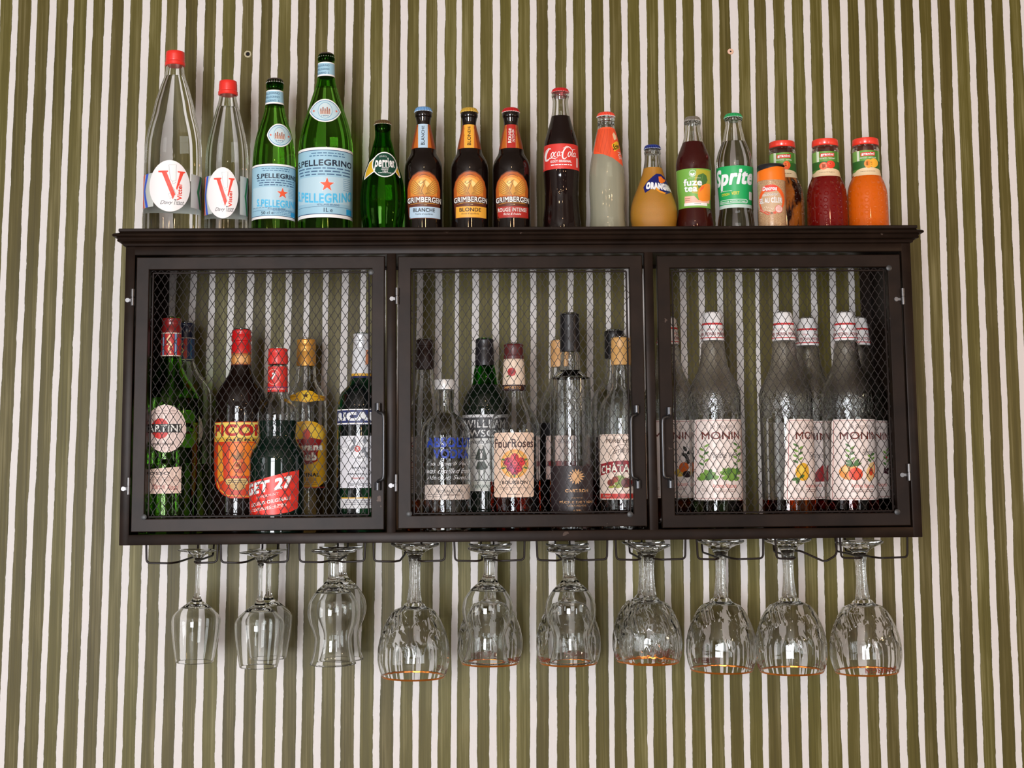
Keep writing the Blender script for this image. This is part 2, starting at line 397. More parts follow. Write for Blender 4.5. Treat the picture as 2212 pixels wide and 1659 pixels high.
class Lathed:
    """a bottle: Z zoom frame (ox, oy, scale); X axis column; Y depth; prof [(row, half width)] from the lip down"""
    def __init__(s, name, label, cat, group, Z, X, Y, prof, base_z, Ybase=None):
        s.Z = Z; s.Y = Y
        px = Z[0]+X/Z[2]; Yb = Ybase if Ybase is not None else 1590
        s.px = px; s.base_z = base_z
        # world x of the axis from its foot
        p = at(px, Z[1]+prof[-1][0]/Z[2], Y); s.x = p.x
        s.mpp = (at(px+1, 600, Y)-at(px, 600, Y)).x
        s.root = empty(name, (s.x, Y, base_z), label, cat, group)
        zs = []; rs = []
        for yy, hw in prof:
            zs.append(at(px, Z[1]+yy/Z[2], Y).z-base_z); rs.append(hw/Z[2]*s.mpp)
        s.ztop = zs[0]; s.rl = rs
        if zs[-1] > 0.012: zs.append(0.004); rs.append(rs[-1])
        else: zs[-1] = 0.004
        zz = zs[::-1]; rr = rs[::-1]
        s.R = pchip(zz, rr); s.zs = zz
        s.phi = atan2(CP.x-s.x, Y-CP.y)
    def zfront(s, py):
        r = s.R(at(s.px, py, s.Y).z-s.base_z)
        return at(s.px, py, s.Y-r).z-s.base_z
    def angle(s, px, z):
        r = s.R(z); ax, _ = proj(Vector((s.x, s.Y, z+s.base_z)))
        return asin(max(-0.985, min(0.985, (px-ax)*s.mpp*0.985/r)))
    def point(s, a, z, off):
        r = s.R(z)+off; return (r*sin(a+s.phi), -r*cos(a+s.phi), z)
    def z(s, Y, front=True):
        py = s.Z[1]+Y/s.Z[2]
        return s.zfront(py) if front else at(s.px, py, s.Y).z-s.base_z
    def outline(s, z0, z1, n=46): return [(s.R(z0+(z1-z0)*k/n), z0+(z1-z0)*k/n) for k in range(n+1)]
    def foot(s):
        r = s.R(0.004); return [(0, 0.0015), (r*0.8, 0.0), (r*0.93, 0.0), (r*0.985, 0.0015), (r, 0.004)]
    def body(s, mat, level=None, t=0.0025, name='glass_body', seg=72, ripple=None, liquid=None, liqname='liquid', ring=None, smooth=50):
        """see-through bottle: solid below the level (glass and drink act as one lens), hollow above"""
        top = s.ztop; zl = s.z(level) if level is not None else 0.006
        out = s.foot()+s.outline(0.004, top)[1:]
        if ring: out = [(r+(ring[1] if ring[0]-ring[2] < z < ring[0]+ring[2] else 0), z) for r, z in out]
        rl = s.R(top)
        out += [(rl-t*0.5, top+0.0008), (max(0.004, rl-t), top)]
        n = 30; inn = [(max(0.003, s.R(zl+(top-0.001-zl)*k/n)-t), zl+(top-0.001-zl)*k/n) for k in range(n, -1, -1)]
        prof = out+inn+[(0, zl)]
        o = lathe(name, prof, mat, s.root, seg, ripple, smooth)
        if liquid:
            L = [(0, 0.003)]+[(max(0.001, r-0.0009), max(z, 0.003)) for r, z in s.outline(0.004, zl-0.0004)]+[(0, zl-0.0004)]
            lathe(liqname, L, liquid, s.root, 48, None, 50)
        return o
    def filled(s, mat, level=None, top_glass=None, name='filled_glass_body', seg=72, ripple=None, t=0.0025):
        """bottle whose drink is opaque: one glossy body up to the level, clear glass above"""
        zl = s.z(level) if level is not None else s.ztop
        out = s.foot()+s.outline(0.004, zl)[1:]+[(0, zl)]
        o = lathe(name, out, mat, s.root, seg, ripple, 50)
        if level is not None:
            n = 24; top = s.ztop
            g = [(s.R(zl+(top-zl)*k/n), zl+(top-zl)*k/n) for k in range(n+1)]
            g2 = [(max(0.003, r-t), z) for r, z in g][::-1]
            lathe('glass_neck', g+g2+[g[0]], top_glass or CLEAR, s.root, seg, None, 50)
        return o
    def ring_at(s, Y0, Y1, extra, mat, name='neck_ring'):
        z1, z0 = s.z(Y0, False), s.z(Y1, False); n = 8
        P = [(s.R(z0+(z1-z0)*k/n)+extra*sin(pi*k/n)**0.5, z0+(z1-z0)*k/n) for k in range(n+1)]
        return lathe(name, [(0, z0)]+P+[(0, z1)], mat, s.root, 48, None, 60)
    def crown(s, Y0, Y1, hw, mat, rim=None):
        """crimped crown cap: Y0 top, Y1 hem"""
        r = hw/s.Z[2]*s.mpp; zt = at(s.px, s.Z[1]+Y0/s.Z[2], s.Y-r).z-s.base_z; zb = zt-(Y1-Y0)/s.Z[2]*s.mpp*0.95
        h = zt-zb
        P = [(0, zt), (r*0.55, zt-h*0.02), (r*0.78, zt-h*0.08), (r*0.88, zt-h*0.22), (r*0.93, zt-h*0.5), (r, zt-h*0.9), (r*1.0, zb), (r*0.86, zb), (r*0.8, zt-h*0.4), (0, zt-h*0.3)]
        def rip(i, a, z): return 1+(0.055 if i in (5, 6) else 0.03 if i == 4 else 0)*cos(21*a)
        o = lathe('crown_cap', P, [mat, rim or mat], s.root, 126, rip, 35)
        if rim:
            zlim = zt-h*0.72
            o.data.polygons.foreach_set('material_index', [1 if p.center.z < zlim else 0 for p in o.data.polygons])
        return o
    def cap(s, Y0, Y1, hw0, hw1, mat, name='screw_cap', ribs=0, steps=None, bev=0.0012):
        """smooth or stepped cap; steps [(fraction down, radius factor)]"""
        r0 = hw0/s.Z[2]*s.mpp; r1 = hw1/s.Z[2]*s.mpp
        zt = at(s.px, s.Z[1]+Y0/s.Z[2], s.Y-r0).z-s.base_z; zb = at(s.px, s.Z[1]+Y1/s.Z[2], s.Y-r1).z-s.base_z
        P = [(0, zt), (r0-bev, zt), (r0-bev*0.3, zt-bev*0.3), (r0, zt-bev)]
        for fr, k in (steps or []): P.append(((r0+(r1-r0)*fr)*k, zt-(zt-zb)*fr))
        P += [(r1, zb), (r1*0.7, zb), (0, zb+0.001)]
        rip = (lambda i, a, z: 1+0.012*cos(ribs*a)) if ribs else None
        return lathe(name, P, mat, s.root, max(64, ribs*4), rip, 35)
    def decal(s): return Decal(s, s.Z)

# ================================================================== setting
def tagstruct(o): o['kind'] = 'structure'; return o
WY = 0.222
FLOOR = -1.62; CEIL = 1.45
# hand painted stripes: measured edges of every green stripe near the top, in the middle and near the bottom of the wall
TOP = [(1,26.6),(39.2,67.6),(80.5,106.3),(122,146.8),(160,187.3),(201.8,226),(241.8,267),(281.5,306.8),(324,349.4),(359.5,385.3),(401.3,427.8),(443,467),(481.8,508.4),(523.5,548),
 (563.9,588),(602.4,629.2),(643.7,668.5),(682.2,709),(722.2,747.5),(763.4,788),(801.4,827.2),(841.9,865.7),(881.1,905.2),(920.9,945),(961.4,986.7),(998.1,1022.9),(1038.6,1064.7),(1080.4,1103.7),
 (1119,1144.3),(1159.5,1184),(1199.5,1223.3),(1237.5,1264),(1278,1303),(1316.5,1342.3),(1355.7,1381.5),(1397,1421.5),(1434.7,1460.8),(1474.2,1498.2),(1514.4,1538.7),(1552.7,1576.7),(1593.7,1617.7),(1629.6,1654.4),
 (1669.7,1696),(1710.8,1735.3),(1749.2,1775.3),(1790,1814.6),(1830.5,1853.8),(1868.5,1895),(1908.7,1933),(1946.2,1972.8),(1986.2,2012),(2026,2052.5),(2063.4,2090.5),(2104,2128.5),(2142.4,2166.5),(2181,2205.7)]
BOT = [(9.6,38),(50.6,81.5),(93.7,122),(136.2,165.8),(179.7,207.6),(222.3,249.4),(263.3,291.6),(305,333),(348.9,374.7),(392,419.7),(435.4,464.6),(479.2,506.3),(524,550.6),
 (565.7,593.5),(609,637.8),(649.5,677),(692.5,721.6),(734.3,764),(777,805.2),(818.4,848.7),(862.7,890.5),(904,931.5),(945.4,973.3),(986.7,1014),(1030.3,1056.8),(1072.8,1101.4),
 (1115.7,1144.8),(1158.7,1185.6),(1203,1229.9),(1244.3,1272.9),(1287.8,1316.5),(1327.8,1354.4),(1370.4,1399.2),(1411.9,1440.5),(1453.7,1481.5),(1495.4,1524.6),(1538,1565.8),(1579.2,1607),(1620.8,1648),
 (1660.9,1688.5),(1704.4,1732.3),(1747.5,1775.3),(1789.7,1818.9),(1832.3,1858.9),(1876.6,1902.7),(1916.6,1944.4),(1960,1987.5),(1999.4,2026.7),(2042.9,2069.7),(2082.4,2111.5),(2124.7,2151.3),(2165.7,2194.3),(2207,2235)]
MIDW = {10:(366.3,380.5),11:(410.6,424),12:(451.4,464.6),13:(493.2,506.3),14:(533.4,547.6),15:(574.7,586.6),16:(616.5,629.6),17:(657,668.4),18:(698.2,709.6),19:(738,752.7),20:(779.2,791),
 23:(901,914.4),24:(940.5,955.7),25:(983.3,991.6),26:(1020.3,1034.7),27:(1063.8,1077.2),28:(1103.8,1116.5),29:(1146,1158.7),30:(1185.8,1199.2),31:(1226.3,1238),32:(1267.6,1280.3),33:(1308,1318.7),34:(1348,1360),
 37:(1469,1482.3),38:(1508.9,1521.5),39:(1548.9,1562),40:(1588.6,1603.3),41:(1631.6,1639.2),42:(1668.9,1681.5),43:(1711.4,1724),44:(1751.4,1763.8),45:(1792,1805.6),46:(1833,1845.6)}
def wx(px, py): return at(px, py, WY).x
# index: edge 2k = left edge of green k, 2k+1 = right edge
top = {}; bot = {}; mid = {}
for k, (a, b) in enumerate(TOP): top[2*k] = wx(a, 30); top[2*k+1] = wx(b, 30)
for k, (a, b) in enumerate(BOT): bot[2*(k+2)] = wx(a, 1629); bot[2*(k+2)+1] = wx(b, 1629)
PER = 0.03172/2
for d in (top, bot):
    lo, hi = min(d), max(d)
    for j in range(lo-1, -90, -1): d[j] = d[j+2]-2*PER
    for j in range(hi+1, 205): d[j] = d[j-2]+2*PER
for k, (a, b) in MIDW.items(): mid[2*k-1] = wx(a, 618); mid[2*k] = wx(b, 618)
zt, zm, zb = at(1106, 30, WY).z, at(1106, 618, WY).z, at(1106, 1629, WY).z
fr = (zt-zm)/(zt-zb)
dev = sum(mid[j]-(top[j]*(1-fr)+bot[j]*fr) for j in mid)/len(mid)
for j in range(-89, 205):
    base = top[j]*(1-fr)+bot[j]*fr
    if j not in mid: mid[j] = base+dev
rows = [(CEIL, top, (CEIL-zt)), (zt, top, 0), (zm, mid, 0), (zb, bot, 0), (FLOOR, bot, 0)]
idx = list(range(-89, 205)); v = []; f = []; uv = []
for zr, d, _ in rows:
    for j in idx: v.append((d[j], WY, zr))
n = len(idx)
for r in range(len(rows)-1):
    for c in range(n-1): f.append([r*n+c, (r+1)*n+c, (r+1)*n+c+1, r*n+c+1])
def wall_mat():
    m, nt, p = newmat('green_striped_paint'); N = nt.nodes.new; Lk = nt.links.new
    uvn = N('ShaderNodeUVMap'); uvn.uv_map = 'stripe'; sx = N('ShaderNodeSeparateXYZ'); Lk(uvn.outputs[0], sx.inputs[0])
    tc = N('ShaderNodeTexCoord')
    def noise(scale, vec, detail=2, rough=0.5):
        mp = N('ShaderNodeMapping'); mp.inputs['Scale'].default_value = vec; Lk(tc.outputs['Object'], mp.inputs[0])
        t = N('ShaderNodeTexNoise'); t.inputs['Scale'].default_value = scale; t.inputs['Detail'].default_value = detail; t.inputs['Roughness'].default_value = rough
        Lk(mp.outputs[0], t.inputs['Vector']); return t.outputs['Fac']
    def math_(op, a, b=None, c=None):
        q = N('ShaderNodeMath'); q.operation = op
        for i, x in enumerate((a, b, c)):
            if x is None: continue
            if isinstance(x, (int, float)): q.inputs[i].default_value = x
            else: Lk(x, q.inputs[i])
        return q.outputs[0]
    w1 = math_('SUBTRACT', noise(1, (55, 55, 11), 3, 0.6), 0.5); w2 = math_('SUBTRACT', noise(1, (160, 160, 60), 3, 0.7), 0.5)
    u = math_('ADD', math_('ADD', sx.outputs['X'], math_('MULTIPLY', w1, 0.26)), math_('MULTIPLY', w2, 0.13))
    frc = math_('MULTIPLY', math_('FRACT', math_('MULTIPLY', u, 0.5)), 2.0)       # 0..1 green, 1..2 white
    mask = math_('LESS_THAN', frc, 1.0)
    # brush streaks inside the green
    st = noise(1, (330, 330, 2.2), 5, 0.65); st2 = noise(1, (60, 60, 5), 4, 0.6)
    cr = N('ShaderNodeValToRGB'); e = cr.color_ramp.elements
    e[0].position = 0.30; e[0].color = (0.054, 0.041, 0.005, 1); e[1].position = 0.74; e[1].color = (0.225, 0.188, 0.080, 1)
    e2 = cr.color_ramp.elements.new(0.5); e2.color = (0.090, 0.071, 0.012, 1)
    Lk(math_('ADD', math_('MULTIPLY', st, 0.55), math_('MULTIPLY', st2, 0.45)), cr.inputs[0])
    # per stripe tone
    wn = N('ShaderNodeTexWhiteNoise'); wn.noise_dimensions = '1D'; Lk(math_('FLOOR', math_('MULTIPLY', u, 0.5)), wn.inputs['W'])
    hs = N('ShaderNodeHueSaturation'); Lk(cr.outputs[0], hs.inputs['Color']); Lk(math_('ADD', math_('MULTIPLY', wn.outputs[0], 0.24), 0.88), hs.inputs['Value'])
    Lk(math_('ADD', math_('MULTIPLY', wn.outputs[0], 0.014), 0.493), hs.inputs['Hue'])
    # darker bead of paint along the edges
    d = math_('ABSOLUTE', math_('SUBTRACT', frc, 0.5)); ed = N('ShaderNodeMapRange'); ed.inputs[1].default_value = 0.40; ed.inputs[2].default_value = 0.49
    Lk(d, ed.inputs[0]); ev = math_('MULTIPLY', math_('MULTIPLY', ed.outputs[0], mask), 0.3)
    mxe = N('ShaderNodeMix'); mxe.data_type = 'RGBA'; Lk(ev, mxe.inputs['Factor']); Lk(hs.outputs[0], mxe.inputs['A']); mxe.inputs['B'].default_value = (0.05, 0.06, 0.03, 1)
    wh = N('ShaderNodeMix'); wh.data_type = 'RGBA'; Lk(noise(1, (6, 6, 3), 3), wh.inputs['Factor']); wh.inputs['A'].default_value = (0.61, 0.565, 0.535, 1); wh.inputs['B'].default_value = (0.66, 0.61, 0.58, 1)
    mx = N('ShaderNodeMix'); mx.data_type = 'RGBA'; Lk(mask, mx.inputs['Factor']); Lk(wh.outputs['Result'], mx.inputs['A']); Lk(mxe.outputs['Result'], mx.inputs['B'])
    Lk(mx.outputs['Result'], p.inputs['Base Color']); p.inputs['Roughness'].default_value = 0.42; p.inputs['Specular IOR Level'].default_value = 0.20
    b = N('ShaderNodeBump'); b.inputs['Distance'].default_value = 0.0006; b.inputs['Strength'].default_value = 0.5
    Lk(math_('ADD', math_('MULTIPLY', mask, 0.6), math_('MULTIPLY', st, 0.6)), b.inputs['Height']); Lk(b.outputs[0], p.inputs['Normal'])
    return m
me = bpy.data.meshes.new('wall_back'); me.from_pydata(v, [], f); ul = me.uv_layers.new(name='stripe')
for lp in me.loops:
    c = lp.vertex_index % n; ul.data[lp.index].uv = (idx[c]+100.0, lp.vertex_index//n)
me.materials.append(wall_mat()); wo = bpy.data.objects.new('wall_back', me); link(wo); tagstruct(wo)
wo['label'] = 'white wall hand painted with narrow olive green vertical stripes'

def plain(c, rough=0.8, sc=3):
    m, nt, p = newmat('plaster'); p.inputs['Roughness'].default_value = rough
    t = nt.nodes.new('ShaderNodeTexNoise'); t.inputs['Scale'].default_value = sc; cr = nt.nodes.new('ShaderNodeValToRGB')
    cr.color_ramp.elements[0].color = tuple(x*0.85 for x in c)+(1,); cr.color_ramp.elements[1].color = tuple(c)+(1,)
    nt.links.new(t.outputs['Fac'], cr.inputs[0]); nt.links.new(cr.outputs[0], p.inputs['Base Color']); return m
RX = 3.25; RY = -5.45
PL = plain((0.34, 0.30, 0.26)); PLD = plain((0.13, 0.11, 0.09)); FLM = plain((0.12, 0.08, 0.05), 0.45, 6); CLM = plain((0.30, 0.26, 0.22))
def quad(name, pts, m): o = obj(name, pts, [list(range(len(pts)))], m); return tagstruct(o)
quad('floor', [(-RX, RY, FLOOR), (RX, RY, FLOOR), (RX, WY, FLOOR), (-RX, WY, FLOOR)], FLM)
quad('ceiling', [(-RX, RY, CEIL), (-RX, WY, CEIL), (RX, WY, CEIL), (RX, RY, CEIL)], CLM)
quad('wall_left', [(-RX, RY, FLOOR), (-RX, WY, FLOOR), (-RX, WY, CEIL), (-RX, RY, CEIL)], PL)
quad('wall_right', [(RX, RY, FLOOR), (RX, RY, CEIL), (RX, WY, CEIL), (RX, WY, FLOOR)], PL)
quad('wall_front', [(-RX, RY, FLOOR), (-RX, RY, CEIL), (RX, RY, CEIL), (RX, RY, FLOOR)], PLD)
# mullions of the daylight windows, and of an added one before the fill
def window(i, cx, cy, cz, W, H, axis):
    b = MB(); t = 0.03
    for k in range(4):
        o_ = -W/2+W*k/3
        if axis == 'x': b.box(cx+o_-t/2, cx+o_+t/2, cy-0.02, cy+0.02, cz-H/2, cz+H/2)
        else: b.box(cx-0.02, cx+0.02, cy+o_-t/2, cy+o_+t/2, cz-H/2, cz+H/2)
    for k in range(4):
        o_ = -H/2+H*k/3
        if axis == 'x': b.box(cx-W/2, cx+W/2, cy-0.02, cy+0.02, cz+o_-t/2, cz+o_+t/2)
        else: b.box(cx-0.02, cx+0.02, cy-W/2, cy+W/2, cz+o_-t/2, cz+o_+t/2)
    tagstruct(b.build('window_%d' % i, ink((60, 50, 42), 0.5)))
window(1, -1.25, -5.3, -0.2, 1.54, 2.34, 'x'); window(3, 2.35, -5.3, -0.2, 0.74, 2.34, 'x'); window(2, -3.1, -2.3, -0.3, 1.34, 2.14, 'y')  # window 3 is added, unseen, to frame the fill light on the right

# two old fixings left in the wall above the bottles
def plug(px, py, r, hole, c, label):
    p = at(px, py, WY); rt = empty('wall_plug', (p.x, WY, p.z), label, 'wall plug')
    N = 20; vv = []; ff = []; rnd = random.Random(3)
    prof = [(r, 0.0), (r*0.96, -0.0012), (hole*1.15, -0.0014), (hole, -0.0006)]
    for q, (rr, yy) in enumerate(prof):
        for k in range(N):
            j = 1+(0.16*rnd.random()-0.08 if q < 2 else 0); a = 2*pi*k/N; vv.append((rr*j*cos(a), yy, rr*j*sin(a)))
    for q in range(3):
        for k in range(N): ff.append([q*N+k, q*N+(k+1) % N, (q+1)*N+(k+1) % N, (q+1)*N+k])
    obj('rim', vv, ff, ink(c, 0.8), rt, 40)
    vv = [(hole*cos(2*pi*k/N), -0.0007, hole*sin(2*pi*k/N)) for k in range(N)]
    obj('hole', vv, [list(range(N))], ink((18, 8, 8), 0.9, g=0.6), rt)
plug(535.5, 117, 0.0062, 0.0034, (165, 155, 125), 'drilled wall hole with a pale torn rim above the second water bottle')
plug(1578, 111.5, 0.0052, 0.0014, (205, 165, 140), 'small pinkish filled screw hole in the wall above the lime soda bottle')

# ================================================================== cabinet
ZSC = 0.4477/0.4508
CAB = empty('wall_cabinet', (0, WY, 0), 'long black steel wall cabinet with three wire mesh doors and a moulded top', 'cabinet')
CAB.scale = (1, 1, ZSC)
def cpart(o, label=None):
    o.parent = CAB; o.matrix_parent_inverse = CAB.matrix_basis.inverted() if False else Matrix.Translation((0, -WY, 0))
    if label: o['label'] = label
    return o
D = WY-0.002
b = MB(); fy0, fy1 = 0.0, 0.014
b.box(-0.6, -0.5855, fy0, fy1, 0, 0.4508, 0.0012); b.box(0.5855, 0.6, fy0, fy1, 0, 0.4508, 0.0012)
b.box(-0.2045, -0.191, fy0+0.0003, fy1, 0.008, 0.446, 0.0012); b.box(0.1885, 0.2018, fy0+0.0003, fy1, 0.008, 0.446, 0.0012)
b.box(-0.598, 0.598, fy0+0.0002, fy1, 0.4375, 0.4508, 0.0012); b.box(-0.598, 0.598, fy0+0.0002, fy1, 0.0, 0.0156, 0.0012)
cpart(b.build('front_frame', STEEL, None, 30))
for sx_ in (-1, 1):
    b = MB(); b.box(min(sx_*0.6, sx_*0.597), max(sx_*0.6, sx_*0.597), 0.0125, D, 0.0, 0.4508)
    b.box(min(sx_*0.597, sx_*0.580), max(sx_*0.597, sx_*0.580), D-0.003, D, 0.0, 0.4508)
    cpart(b.build('side_panel', STEEL))
SH = 0.0105
b = MB(); b.box(-0.597, 0.597, 0.0125, D, SH-0.003, SH); b.box(-0.597, 0.597, D-0.012, D, 0.0, SH-0.003); cpart(b.build('bottom_shelf', STEEL))
b = MB(); b.box(-0.597, 0.597, 0.0125, D, 0.4478, 0.4508); b.box(-0.58, 0.58, D-0.003, D, 0.4438, 0.4478); cpart(b.build('top_panel', STEEL))
# moulded cornice swept round front and ends
CO = [(0.0, 0.4787), (0.0085, 0.4787), (0.0092, 0.478), (0.0092, 0.4745), (0.0075, 0.4733), (0.0085, 0.4722), (0.0150, 0.4712), (0.0165, 0.470), (0.0168, 0.4685),
      (0.0158, 0.4668), (0.0118, 0.4658), (0.0105, 0.4640), (0.0100, 0.4625), (0.0105, 0.4612), (0.0108, 0.4598), (0.0095, 0.4585), (0.0062, 0.4572), (0.0042, 0.4552), (0.0030, 0.4520), (0.0, 0.4502)]
v = []; f = []
for o_, z in CO:
    z = (CP.z+(z*ZSC-CP.z)*(1-o_/2.146))/ZSC
    v += [(-0.6-o_, D, z), (-0.6-o_, -o_, z), (0.6+o_, -o_, z), (0.6+o_, D, z)]
for i in range(len(CO)-1):
    for k in range(3): f.append([i*4+k, i*4+k+1, i*4+4+k+1, i*4+4+k])
tb = len(v); v += [(-0.6, D, v[0][2]), (-0.6, 0, v[0][2]), (0.6, 0, v[0][2]), (0.6, D, v[0][2])]; 
v = [(x, y, z) for x, y, z in v]; f.append([0, 1, 2, 3])
f.append([i*4 for i in range(len(CO))]); f.append([i*4+3 for i in range(len(CO))][::-1])
f.append([(len(CO)-1)*4+k for k in range(4)][::-1])
co = obj('cornice', v[:tb], f, STEEL, None, 25); outward(co.data); co.data.set_sharp_from_angle(angle=radians(25)); cpart(co)
SHT = v[0][2]*ZSC
print('cornice top', SHT)

def mesh_panel(x0, x1, z0, z1, y):
    w_, h_ = 0.01118, 0.0191; b = MB(); nx = int((x1-x0)/w_)+1; nz = int((z1-z0)/(h_/2))+1
    r = 0.00062
    for j in range(-1, nx+1):
        for sgn in (0, 1):
            pts = []
            for k in range(nz+1):
                tri = 1 if (k % 2 == 0) else 0
                X = x0+j*w_+(w_/2*tri*0.93 if sgn == 0 else w_-w_/2*tri*0.93); Zz = z0+k*h_/2
                if Zz > z1: Zz = z1
                jit = 0.00018*sin(j*1.7+k*2.3)
                for dz in (-0.0009, 0.0009):
                    q = (X+jit, y+(0.0006 if sgn else -0.0006)*tri, min(z1, max(z0, Zz+dz)))
                    if x0 <= q[0] <= x1: pts.append(q)
                    elif pts and len(pts) > 1:
                        b.tube(pts, r, 4, False); pts = []
                    else: pts = []
            if len(pts) > 1: b.tube(pts, r, 4, False)
    return b
def door(x0, x1, z0, z1, hinge_x, hinges, handle, rivets):
    fw = 0.0196; b = MB(); y0, y1 = -0.0008, 0.013
    # mitred frame with softened edges
    ring = []
    def loop(ins, y): return [(x0+ins, y, z0+ins), (x1-ins, y, z0+ins), (x1-ins, y, z1-ins), (x0+ins, y, z1-ins)]
    secs = [(0.0, y1), (0.0, y0+0.0012), (0.0004, y0+0.0004), (0.0012, y0), (fw-0.0012, y0), (fw-0.0004, y0+0.0004), (fw, y0+0.0012), (fw, y1)]
    v = []; f = []
    for ins, y in secs: v += loop(ins, y)
    n = len(secs)
    for i in range(n):
        j = (i+1) % n
        for k in range(4): f.append([i*4+k, i*4+(k+1) % 4, j*4+(k+1) % 4, j*4+k])
    d = obj('door', v, f, STEEL, None, 25); outward(d.data); d.data.set_sharp_from_angle(angle=radians(25)); cpart(d)
    def sub(o):
        o.parent = d; return o
    ix0, ix1, iz0, iz1 = x0+fw, x1-fw, z0+fw, z1-fw
    sub(mesh_panel(ix0-0.001, ix1+0.001, iz0-0.001, iz1+0.001, 0.0100).build('wire_mesh', WIRE, None))
    b = MB(); e = 0.0042; P = [(ix0+e, 0.0075, iz0+e*0.6), (ix1-e, 0.0075, iz0+e*0.6), (ix1-e, 0.0075, iz1-e), (ix0+e, 0.0075, iz1-e)]
    for i in range(4): b.tube([P[i], P[(i+1) % 4]], 0.0014, 8)
    sub(b.build('mesh_border', WIRE, None, 40))
    for hx, hz in hinges:
        b = MB(); b.tube([(hx, -0.004, hz-0.0125), (hx, -0.004, hz-0.0008)], 0.0032, 12); b.tube([(hx, -0.004, hz+0.0008), (hx, -0.004, hz+0.0125)], 0.0032, 12)
        b.tube([(hx, -0.004, hz-0.0008), (hx, -0.004, hz+0.0008)], 0.0022, 10)
        s_ = -1 if hinge_x < 0 else 1
        q = hx-s_*-0.008 if False else hx+s_*(0.008 if hx < 0.55 else -0.010)
        b.tube([(q, -0.0030, hz-0.004), (q, 0.001, hz-0.004)], [0.0034, 0.0038], 12)
        b.box(min(hx, q), max(hx, q), -0.0018, 0.0, hz-0.006, hz-0.002)
        sub(b.build('hinge', ink((96, 94, 94), 0.3, 0.85, 1.0), None, 40))
    hx, bar, za, zb_ = handle; b = MB()
    for zz in (za, zb_):
        b.tube([(hx, -0.0075, zz-0.006), (hx, -0.0075, zz+0.006)], 0.0048, 14)
        b.box(hx-0.004, hx+0.004, -0.0055, 0.0, zz-0.0055, zz+0.0055, 0.0008)
    yb = -0.020; s_ = 1 if bar > hx else -1
    pts = [(hx, -0.010, za-0.006), (hx+s_*0.002, -0.016, za-0.0085), (bar-s_*0.001, yb, za-0.0095), (bar, yb, za-0.018), (bar, yb, zb_+0.018), (bar-s_*0.001, yb, zb_+0.0095), (hx+s_*0.002, -0.016, zb_+0.0085), (hx, -0.010, zb_+0.006)]
    b.tube(roundpath(pts, 0.006), 0.0024, 10)
    sub(b.build('handle', ink((70, 70, 72), 0.28, 0.8, 1.0), None, 40))
    for rx, rz in rivets:
        b = MB(); b.tube([(rx, 0.0, rz), (rx, -0.0018, rz), (rx, -0.0026, rz)], [0.0046, 0.0044, 0.0026], 14)
        sub(b.build('weld_spot', ink((62, 62, 62), 0.45, 0.5, 1.0), None, 50))
def wxz(px, py): p = at(px, py, 0); return p.x, p.z/ZSC
h1 = wxz(817, 880); h1b = wxz(817, 1050); h2 = wxz(1374, 885); h2b = wxz(1376, 1046); h3 = wxz(1444, 889); h3b = wxz(1445, 1045)
door(-0.583, -0.208, 0.0195, 0.4342, -1, [wxz(288, 643), wxz(279, 1050)], (h1[0], wxz(832, 960)[0]-0.001, h1[1], h1b[1]), [wxz(311, 1117), wxz(802, 588)])
door(-0.1875, 0.185, 0.0205, 0.4335, -1, [wxz(858, 640), wxz(856, 1043)], (h2[0], wxz(1359.5, 960)[0]+0.001, h2[1], h2b[1]), [wxz(884, 1110), wxz(1361, 1111)])
door(0.2078, 0.5828, 0.0175, 0.4328, 1, [wxz(1949, 641), wxz(1962, 1020)], (h3[0], wxz(1427.5, 960)[0]+0.0005, h3[1], h3b[1]), [wxz(1938, 1106), wxz(1920, 579)])

# wire hangers for stemmed glasses
RAILS = [(317,373,420,469),(478,524,570,622.5),(647.6,700.8,734,787.6),(808,857,907,960.7),(982.8,1036,1075,1132),(1160.7,1209.6,1253,1311),(1331.5,1382,1421.5,1480),(1507,1552,1588.6,1648),(1677,1719,1752,1807),(1817,1865,1897,1960)]
def leg_px(i): return RAILS[i][0]
for i, (a, c, d_, e) in enumerate(RAILS):
    y0 = 0.016; zz = at(leg_px(i), 1216-11*i/9, y0).z/ZSC
    for (leg, cor, s_) in ((a, c, 1), (e, d_, -1)):
        xl = at(leg, 1195, y0).x; xc = at(cor, 1210, y0).x
        if i == 8 and s_ == -1: mid_ = [(xl, y0, zz+0.004), (xl-0.018, y0, zz-0.006), (xc-0.012, y0+0.02, zz+0.010)]
        else: mid_ = [(xl, y0, zz), (xc-s_*0.004, y0, zz-0.001), (xc+s_*0.004, y0+0.02, zz-0.0005)]
        pts = [(xl+(-s_)*0.001, y0, 0.001)]+mid_+[(xc+s_*0.004, 0.19, zz), (xc+s_*0.003, 0.196, 0.001)]
        b = MB(); b.tube(roundpath(pts, 0.006), 0.0016, 8); cpart(b.build('glass_rail', WIRE, None, 40))

